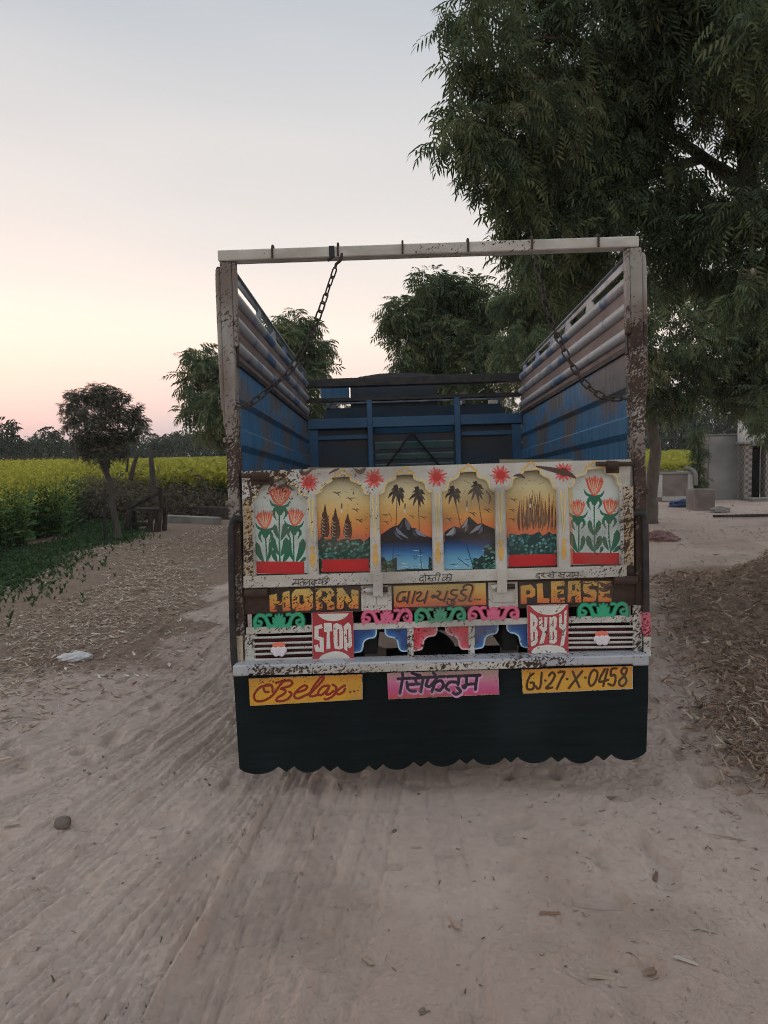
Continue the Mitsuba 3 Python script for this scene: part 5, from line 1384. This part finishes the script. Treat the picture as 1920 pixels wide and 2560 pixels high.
for u in range(1640, 2100, 16):
    g = np.random.default_rng(u + 5000)
    d = 75 + 10 * g.random()
    for v in np.arange(1030 + g.uniform(-10, 10), 1125, 15):
        hed.append((u, v, g.uniform(13, 18), d))
m, c = crown(px(hed, 100, 24), FR_FAR, 2.4, 60, FARP, shell=0.4)
put("far_hedge", m, "leaf", False, color=c)
tag("far_hedge", "dark line of far trees and hedge along the horizon", "hedge", None, "stuff")

# ---- mustard crop
def mustard(detail, seed, bloom=1.0):
    g = np.random.default_rng(seed)
    V, Fc, C = [], [], []

    def tri(a, b, c, col):
        n = len(V)
        V.extend([a, b, c])
        Fc.append((n, n + 1, n + 2))
        C.extend([col] * 3)

    for s in range(3 if detail else 2):
        x, y = g.normal(0, 0.07, 2)
        lx, ly = g.normal(0, 0.09, 2)
        H = g.uniform(0.85, 1.05)
        f = lambda t: np.array([x + lx * t, y + ly * t, H * t])
        tri(f(0) + [0.008, 0, 0], f(0) - [0.008, 0, 0], f(0.95), (0.10, 0.15, 0.06))
        for k in range(12 if detail else 4):
            t = g.uniform(0.05, 0.72)
            a = g.uniform(0, 6.28)
            L = g.uniform(0.07, 0.17) * (1.2 - 0.6 * t) * (1 if detail else 1.7)
            d = np.array([math.cos(a), math.sin(a), g.uniform(-0.4, 0.6)]) * L
            w = np.array([-math.sin(a), math.cos(a), 0.2]) * L * 0.30
            col = np.array([0.135, 0.235, 0.092]) * g.uniform(0.6, 1.5)
            tri(f(t), f(t) + d * 0.6 + w, f(t) + d, col)
            tri(f(t), f(t) + d, f(t) + d * 0.6 - w, col)
        for k in range(int((13 if detail else 6) * bloom)):
            t = 1.0 - (0.62 if detail else 0.42) * g.random() ** 1.5
            q = f(t) + np.append(g.normal(0, 0.075, 2), g.normal(0, 0.05))
            r = g.uniform(0.010, 0.022) * (1 if detail else 2.3)
            a = g.normal(size=(3, 3))
            col = np.array([0.60, 0.57, 0.10]) * g.uniform(0.6, 1.15)
            tri(q + a[0] * r, q + a[1] * r, q + a[2] * r, col)
    return np.array(V), np.array(Fc), np.array(C)


def sow(pts, h, detail, seed, grow=None, bloom=1.0):
    g = np.random.default_rng(seed)
    out = []
    kind = g.integers(0, 4, len(pts))
    for k in range(4):
        V, Fc, C = mustard(detail, seed * 7 + k, bloom)
        p = pts[kind == k]
        n = len(p)
        sc = np.asarray(h)[kind == k] * g.uniform(0.8, 1.12, n)
        wd = np.ones(n) if grow is None else grow[kind == k]
        R = eul(g.uniform(0, 6.28, n), 0 * sc, 0 * sc) * np.stack([wd, wd, np.ones(n)], -1)[:, None, :]
        W, f, _ = copies(V, Fc, np.column_stack([p, gz(p[:, 0], p[:, 1]) * 0]), R, sc, np.zeros((n, 3)))
        out.append((W, f, np.tile(C, (n, 1)) * np.repeat(g.uniform(0.8, 1.15, (n, 1)), len(V), 0)))
    return out


g = np.random.default_rng(12)
P_ = band(2600, 13, [G2(-260, 1455), G2(150, 1335), G2(262, 1232), G2(-150, 1232)], 0.15)
hh = np.where(g.random(len(P_)) < 0.3, g.uniform(0.5, 1.2, len(P_)), 1.42)
near = sow(P_, hh, True, 3)
# beyond: rows thinning out with distance, each plant standing for a wider clump
n = 15000
d = 21 + 125 * g.random(n) ** 1.7
uu = g.uniform(-160, 620, n)
pp = CAM[:2] + np.array([RW[2][:2] + RW[0][:2] * (u - 960) / FPX for u in uu]) * d[:, None]
ok = (d > 27) | (uu > 330) | (uu < 235)
ok &= ~((uu < 240) & (d < 22))
pp, d = pp[ok], d[ok]
mid = (d > 27) & (d < 38) & (uu[ok] > 330)
far = sow(pp[~mid], np.full((~mid).sum(), 1.28), False, 5, 1.0 + (d[~mid] - 21) / 14) + sow(pp[mid], np.full(mid.sum(), 1.2), False, 8, 1.0 + (d[mid] - 21) / 14, 0.34)
n = 2600
d = 26 + 60 * g.random(n) ** 1.5
uu = g.uniform(1600, 2080, n)
pq = CAM[:2] + np.array([RW[2][:2] + RW[0][:2] * (u - 960) / FPX for u in uu]) * d[:, None]
far2 = sow(pq, np.full(n, 1.2), False, 6, 1.0 + (d - 24) / 14)
n = 7000
d = 40 + 100 * g.random(n) ** 1.4
uu = np.where(g.random(n) < 0.35, g.uniform(-1300, -160, n), g.uniform(620, 1600, n))
pw = CAM[:2] + np.array([RW[2][:2] + RW[0][:2] * (u - 960) / FPX for u in uu]) * d[:, None]
far3 = sow(pw, np.full(n, 1.25), False, 9, 1.2 + (d - 21) / 12)
m, c = join(near + far + far2 + far3)
put("mustard_crop", m, "plant", False, color=c)
tag("mustard_crop", "mustard crop in yellow flower filling the fields", "crop", None, "stuff")

# ---- low green weeds along the field edge
BL_V = np.array([(0, -.06, 0), (0, .06, 0), (.25, -.09, .55), (.25, .09, .55), (.75, 0, .8), (0, 0, 0), (.12, .05, .6), (.3, .5, .9), (-.1, .3, .7)])
BL_F = np.array([(0, 1, 2), (1, 3, 2), (2, 3, 4), (5, 6, 7), (5, 7, 8)])
P_ = np.vstack([band(9000, 14, [G2(-220, 1530), G2(120, 1388), G2(280, 1342), G2(-220, 1400)], 0.12), band(5200, 15, [G2(150, 1390), G2(330, 1350), G2(330, 1290), G2(200, 1290)], 0.2), band(260, 17, [G2(-100, 1600), G2(150, 1430), G2(300, 1365), G2(-100, 1530)], 0.3), band(1300, 16, [G2(-200, 1600), G2(60, 1440), G2(200, 1385), G2(-200, 1480)], 0.15)])
g = np.random.default_rng(16)
n = len(P_)
out = []
for k in range(3):
    W, f, c = copies(BL_V, BL_F, np.column_stack([P_, gz(P_[:, 0], P_[:, 1]) - 0.005]), eul(g.uniform(0, 6.28, n), g.normal(0, 0.25, n), g.normal(0, 0.2, n)), 0.020 + 0.085 * g.random(n) ** 2.4, np.array([(0.080, 0.140, 0.060)]) * g.uniform(0.5, 1.6, (n, 1)) + np.where(g.random((n, 1)) < 0.06, 0.12, 0.0))
    out.append((W, f, c))
m, c = join(out)
put("grass_verge", m, "plant", False, color=c)
tag("grass_verge", "low dark green weeds between the mustard field and the track", "weeds", None, "stuff")

# ---- dry brush heap between the fields
def twigs(n, seed, c0, spread, L, pal):
    g = np.random.default_rng(seed)
    V = np.array([(-1, -.006, 0), (-1, .006, 0), (0, .03, .10), (1, 0, .02), (.2, .0, .0), (.5, .22, .2), (.1, .25, .3)])
    Fc = np.array([(0, 1, 2), (0, 2, 3), (1, 3, 2), (4, 5, 3), (4, 6, 5)])
    p = np.asarray(c0) + g.normal(0, 1, (n, 3)) * np.asarray(spread)
    p[:, 2] = np.abs(p[:, 2])
    return copies(V, Fc, p, eul(g.uniform(0, 6.28, n), g.normal(0, 0.6, n), g.uniform(0, 6.28, n)), L * g.uniform(0.5, 1.3, n), np.array(pal)[g.integers(0, len(pal), n)] * g.uniform(0.7, 1.2, (n, 1)))


DRYP = [(0.21, 0.175, 0.13), (0.27, 0.23, 0.155), (0.17, 0.165, 0.092), (0.18, 0.145, 0.11)]
for (u, v, d, sp, n, lab) in ((305, 1262, 20.5, (0.95, 0.7, 0.42), 5200, "olive brown heap of dry brush behind the bent thorn tree"), (470, 1262, 20.8, (0.8, 0.5, 0.30), 3800, "tangle of dry thorn branches left of the truck post")):
    c0 = at(u, v, d)
    c0[2] = 0.02
    W, f, c = twigs(n * 3, u, c0, sp, 0.12, DRYP)
    k = num("brush_heap")
    put(k, (W, f), "plant", False, color=c)
    tag(k, lab, "brush")


def thing_tube(key, pts, r, mat, lab, catg, group=None, sides=8):
    k = num(key)
    put(k, tube(spline(np.array(pts), 5), np.interp(np.linspace(0, 1, len(spline(np.array(pts), 5))), np.linspace(0, 1, len(r)), r), sides), mat, True)
    tag(k, lab, catg, group)
    return k


# fence posts, branch, leaning stake
b = gp(387, 1235 + 25)
thing_tube("fence_post", [at(388, 1262, 19), at(383, 1215, 19), at(380, 1170, 19), at(377, 1135, 19), at(379, 1108, 19)], [0.09, 0.085, 0.07, 0.055, 0.04], "bark", "stout forked grey post behind the wooden stand", "post", "old posts at the field edge")
thing_tube("fence_post", [at(326, 1200, 20), at(334, 1165, 20), at(342, 1140, 20), at(345, 1125, 20)], [0.07, 0.06, 0.05, 0.03], "bark", "leaning stump post with a pale top left of the stout post", "post", "old posts at the field edge")
thing_tube("fence_post", [at(317, 1180, 20), at(319, 1160, 20), at(321, 1143, 20)], [0.035, 0.03, 0.02], "bark", "thin dark post left of the leaning stump post", "post", "old posts at the field edge")
thing_tube("dead_branch", [at(532, 1250, 18), at(518, 1225, 18), at(508, 1200, 18), at(496, 1188, 18), at(480, 1192, 18)], [0.04, 0.035, 0.03, 0.02, 0.01], "bark", "thin bent dead branch standing out of the thorn tangle", "branch")
p0 = gp(264, 1358)
k = thing_tube("stake", [p0 + [0, 0, 0.02], p0 + [0.01, 0, 0.6], p0 + [0.03, 0, 1.08]], [0.028, 0.026, 0.024], "dark_metal", "dark upright stake on a round foot beside the thorn tree trunk", "stake")
put("stake__foot", trimesh.creation.cylinder(0.15, 0.06, sections=16).apply_translation(p0 + [0, 0, 0.02]), "dark_metal", 30)

# old wooden stand
O = gp(370, 1330)
tag("wooden_stand", "old dark wooden stand with thick legs and a slanting beam beside the track", "wooden stand")
W_ = lambda n, m, mt="old_wood": put("wooden_stand__" + n, m.apply_translation([O[0], O[1], 0]), mt, False)
W_("top_plank", bx(-0.42, 0.34, -0.10, 0.10, 0.47, 0.52, 0.01))
W_("top_plank_001", bx(-0.36, 0.36, 0.11, 0.30, 0.48, 0.53, 0.01))
for i, (x, y, w, ln) in enumerate(((-0.45, -0.1, 0.075, 0.12), (-0.30, 0.1, 0.06, -0.05), (0.06, -0.08, 0.06, 0.08), (0.20, 0.0, 0.07, 0.10), (0.30, 0.2, 0.05, 0.05))):
    W_("leg" + (f"_{i:03d}" if i else ""), tube(spline([(x, y, -0.02), (x + ln * 0.4, y, 0.22), (x + ln, y, 0.47)], 4), [w * 1.15] * 4 + [w] * 5, 7))
W_("upright", bx(0.28, 0.36, -0.03, 0.05, 0.52, 0.98, 0.01))
W_("upright_001", bx(0.37, 0.41, 0.06, 0.12, 0.40, 0.80, 0.01))
W_("slanting_beam", tube([(-0.42, 0, 0.52), (0.34, 0.02, 0.90)], 0.055, 6))
W_("crossbeam", tube([(-0.5, -0.05, 0.20), (0.1, -0.02, 0.16)], 0.05, 6))
# concrete beams lying behind the stand
for (u0, v0, u1, v1, h, w, mat, lab) in ((405, 1297, 540, 1304, 0.17, 0.2, "concrete", "pale concrete beam lying on the ground behind the wooden stand"), (415, 1283, 575, 1290, 0.30, 0.2, "old_wood", "dark weathered beam lying behind the pale concrete beam")):
    a, b = gp(u0, v0 + 8), gp(u1, v1 + 8)
    L = np.linalg.norm(b - a)
    m = bx(0, L, 0, w, -0.02, h, 0.015)
    m.apply_transform(trimesh.transformations.rotation_matrix(math.atan2(b[1] - a[1], b[0] - a[0]), [0, 0, 1]))
    m.apply_translation([a[0], a[1], 0])
    k = num("beam")
    put(k, m, mat)
    tag(k, lab, "beam")

# ================================================================ RIGHT-HAND YARD
def slab(u0, u1, d, z0, z1, dep, b=0.02):
    a, c = at(u0, 1200, d), at(u1, 1200, d)
    return bx(a[0], c[0], a[1], a[1] + dep, z0, z1, b)


dT = 22.0
a, c = at(1632, 1200, dT), at(1733, 1200, dT)
x0, x1, y0 = a[0], c[0], a[1]
zt2 = at(1680, 1180, dT)[2]
tag("water_tank", "low square concrete water tank with a whitewashed border", "water tank")
put("water_tank__wall", bx(x0, x1, y0, y0 + 1.2, -0.05, zt2 - 0.07, 0.02), "mud_brick")
put("water_tank__rim", cat([bx(x0 - 0.03, x1 + 0.03, y0 - 0.03, y0 + 0.12, zt2 - 0.068, zt2, 0.01), bx(x0 - 0.03, x1 + 0.03, y0 + 1.08, y0 + 1.23, zt2 - 0.068, zt2, 0.01), bx(x0 - 0.03, x0 + 0.12, y0 + 0.122, y0 + 1.078, zt2 - 0.068, zt2, 0.01), bx(x1 - 0.12, x1 + 0.03, y0 + 0.122, y0 + 1.078, zt2 - 0.068, zt2, 0.01)]), "concrete")
put("water_tank__border", cat([bx(x0 + 0.005, x0 + 0.28, y0 - 0.012, y0 - 0.001, 0.15, zt2 - 0.072, 0.004), bx(x1 - 0.17, x1 - 0.003, y0 - 0.012, y0 - 0.001, 0.15, zt2 - 0.072, 0.004), bx(x0 + 0.281, x1 - 0.171, y0 - 0.012, y0 - 0.001, 0.04, 0.17, 0.004)]), "whitewash")
p = at(1738, 1200, dT - 0.1)
thing_tube("inlet_pipe", [[p[0] - 0.22, p[1] + 0.2, zt2 + 0.10], [p[0] - 0.10, p[1] + 0.1, zt2 + 0.08], [p[0] - 0.0, p[1], zt2 - 0.06], [p[0] + 0.02, p[1], zt2 - 0.4]], [0.06, 0.06, 0.06, 0.06], "concrete", "bent grey pipe at the right corner of the water tank", "pipe")
a, c = at(1738, 1225, 19), at(1788, 1225, 19)
zz = at(1760, 1224, 19)[2]
tag("brick_trough", "small open brick trough in front of the plastered hut", "trough")
put("brick_trough__wall", cat([bx(a[0], c[0], a[1], a[1] + 0.08, -0.05, zz, 0.01), bx(a[0], a[0] + 0.07, a[1] + 0.081, a[1] + 0.6, -0.05, zz, 0.01), bx(c[0] - 0.07, c[0], a[1] + 0.081, a[1] + 0.6, -0.05, zz, 0.01), bx(a[0] + 0.071, c[0] - 0.071, a[1] + 0.52, a[1] + 0.6, -0.05, zz, 0.01)]), "mud_brick")
put("brick_trough__base", bx(a[0] + 0.071, c[0] - 0.071, a[1] + 0.081, a[1] + 0.519, -0.05, 0.08, 0.01), "concrete")
SHR = [(1742, 1105, 14), (1748, 1130, 14), (1744, 1165, 15), (1747, 1200, 14), (1742, 1080, 12), (1738, 1225, 13), (1750, 1228, 12)]
tree("shrub", "dark leafy shrub between the concrete tank and the plastered hut", "shrub", px(SHR, 22.2, 2600, 0.05, 4), [([gp(1745, 1252), at(1745, 1180, 22.2), at(1743, 1110, 22.2)], [0.05, 0.04, 0.015])], FR_MID, 0.9, 71)
# hut
dH = 22.4
a, c = at(1771, 1170, dH), at(1859, 1170, dH)
zh = at(1815, 1089, dH)[2]
tag("plastered_hut", "bare grey plastered hut with a flat roof beside the tiled building", "hut")
put("plastered_hut__wall", bx(a[0], c[0], a[1], a[1] + 1.0, -0.1, zh, 0.02), "plaster")
put("plastered_hut__roof", bx(a[0] - 0.03, c[0] - 0.003, a[1] - 0.03, a[1] + 1.03, zh + 0.002, zh + 0.05, 0.01), "concrete")
# tiled building with the dark doorway
dB = 21.9
b0, b1, d0, d1, e1 = (at(u, 1170, dB) for u in (1860, 1880, 1881, 1914, 1990))
zl, zt3 = at(1880, 1110, dB)[2], 3.4
tag("tiled_building", "white building with a dark doorway between checkered tile piers", "building")
put("tiled_building__tiled_pier", bx(b0[0], b1[0], b0[1], b0[1] + 0.3, -0.05, zl, 0.005), "tiles")
put("tiled_building__tiled_pier_001", bx(d1[0], d1[0] + 0.5, b0[1], b0[1] + 0.3, -0.05, zl, 0.005), "tiles")
put("tiled_building__upper_wall", bx(b0[0] - 0.05, e1[0] + 0.5, b0[1] + 0.02, b0[1] + 0.36, zl + 0.062, zt3, 0.01), "whitewash")
put("tiled_building__lintel", bx(b0[0] - 0.1, e1[0] + 0.5, b0[1] - 0.12, b0[1] + 0.4, zl + 0.002, zl + 0.06, 0.01), "concrete")
put("tiled_building__side_wall", bx(d1[0] + 0.502, e1[0] + 0.5, b0[1] + 0.02, b0[1] + 0.3, -0.05, zl, 0.01), "whitewash")
put("tiled_building__inner_wall", bx(b0[0], e1[0] + 0.5, b0[1] + 2.8, b0[1] + 3.0, -0.05, zl, 0.01), "mud_brick")
put("tiled_building__return_wall", bx(b0[0] + 0.002, b0[0] + 0.12, b0[1] + 0.302, b0[1] + 2.798, -0.05, zl, 0.01), "plaster")
put("tiled_building__doorstep", bx(b1[0] - 0.2, d1[0] + 0.5, b0[1] - 0.45, b0[1] - 0.002, -0.05, 0.10, 0.01), "concrete")
put("tiled_building__door", bx(d0[0] + 0.02, d1[0] - 0.02, b0[1] + 0.32, b0[1] + 0.36, 0.0, zl - 0.05, 0.01), "void")


def rag(key, c, r, mat, lab, catg, seed):
    m = trimesh.creation.icosphere(4, 1.0)
    q = m.vertices * np.array(r)
    q *= (0.55 + 0.95 * meshkit.fbm(m.vertices * 2.2 + seed, 4, seed))[:, None]
    m.vertices = q + np.asarray(c)
    put(key, m, mat, 60)
    tag(key, lab, catg)


p = gp(1712, 1267)
rag("blue_tarpaulin", [p[0], p[1], 0.05], (0.42, 0.3, 0.14), "tarp", "crumpled blue tarpaulin on the ground in front of the water tank", "tarpaulin", 3)
p = gp(1800, 1280)
rag("sack", [p[0], p[1], 0.03], (0.22, 0.16, 0.10), "concrete", "small pale sack on the ground right of the brick trough", "sack", 5)
p = gp(1650, 1352)
rag("red_cloth", [p[0], p[1], 0.04], (0.30, 0.22, 0.13), "cloth_red", "heap of faded red cloth on the ground behind the right post of the truck", "cloth", 4)
thing_tube("pole", [gp(1782, 1296) + [0, 0, 0.05], gp(1850, 1296) + [0, 0, 0.06], gp(2000, 1292) + [0, 0, 0.05]], [0.03, 0.035, 0.035], "old_wood", "long thin pole lying on the ground in front of the hut", "pole")
# feeder hanging from the big tree
q = at(1881, 682, 5.5)
tag("hanging_lump", "pale lump hanging on a thin string from the big neem tree", "hanging ornament")
put("hanging_lump__string", tube([q + [0, 0, 0.02], at(1883, 545, 5.5)], 0.0022, 5), "chain_metal", True)
m = trimesh.creation.icosphere(3, 0.026)
m.vertices = m.vertices * (0.75 + 0.5 * meshkit.fbm(m.vertices * 40 + 3, 2, 3))[:, None] * np.array([1, 1, 1.15]) + q
put("hanging_lump__body", m, two(prin((0.36, 0.27, 0.22), 0.9)), 40)

# ---- evening air
zmax = 16.0
scene["air"] = {"type": "homogeneous", "albedo": 0.95, "sigma_t": 0.0007}
scene["haze"] = {"type": "cube", "to_world": T4().translate([0, 180, zmax / 2 - 0.6]).scale([650, 560, zmax / 2 + 0.6]), "bsdf": {"type": "null"}, "interior": {"type": "ref", "id": "air"}}
scene["camera"]["medium"] = {"type": "ref", "id": "air"}
tag("haze", "thin evening haze over the fields", "haze", None, "stuff")
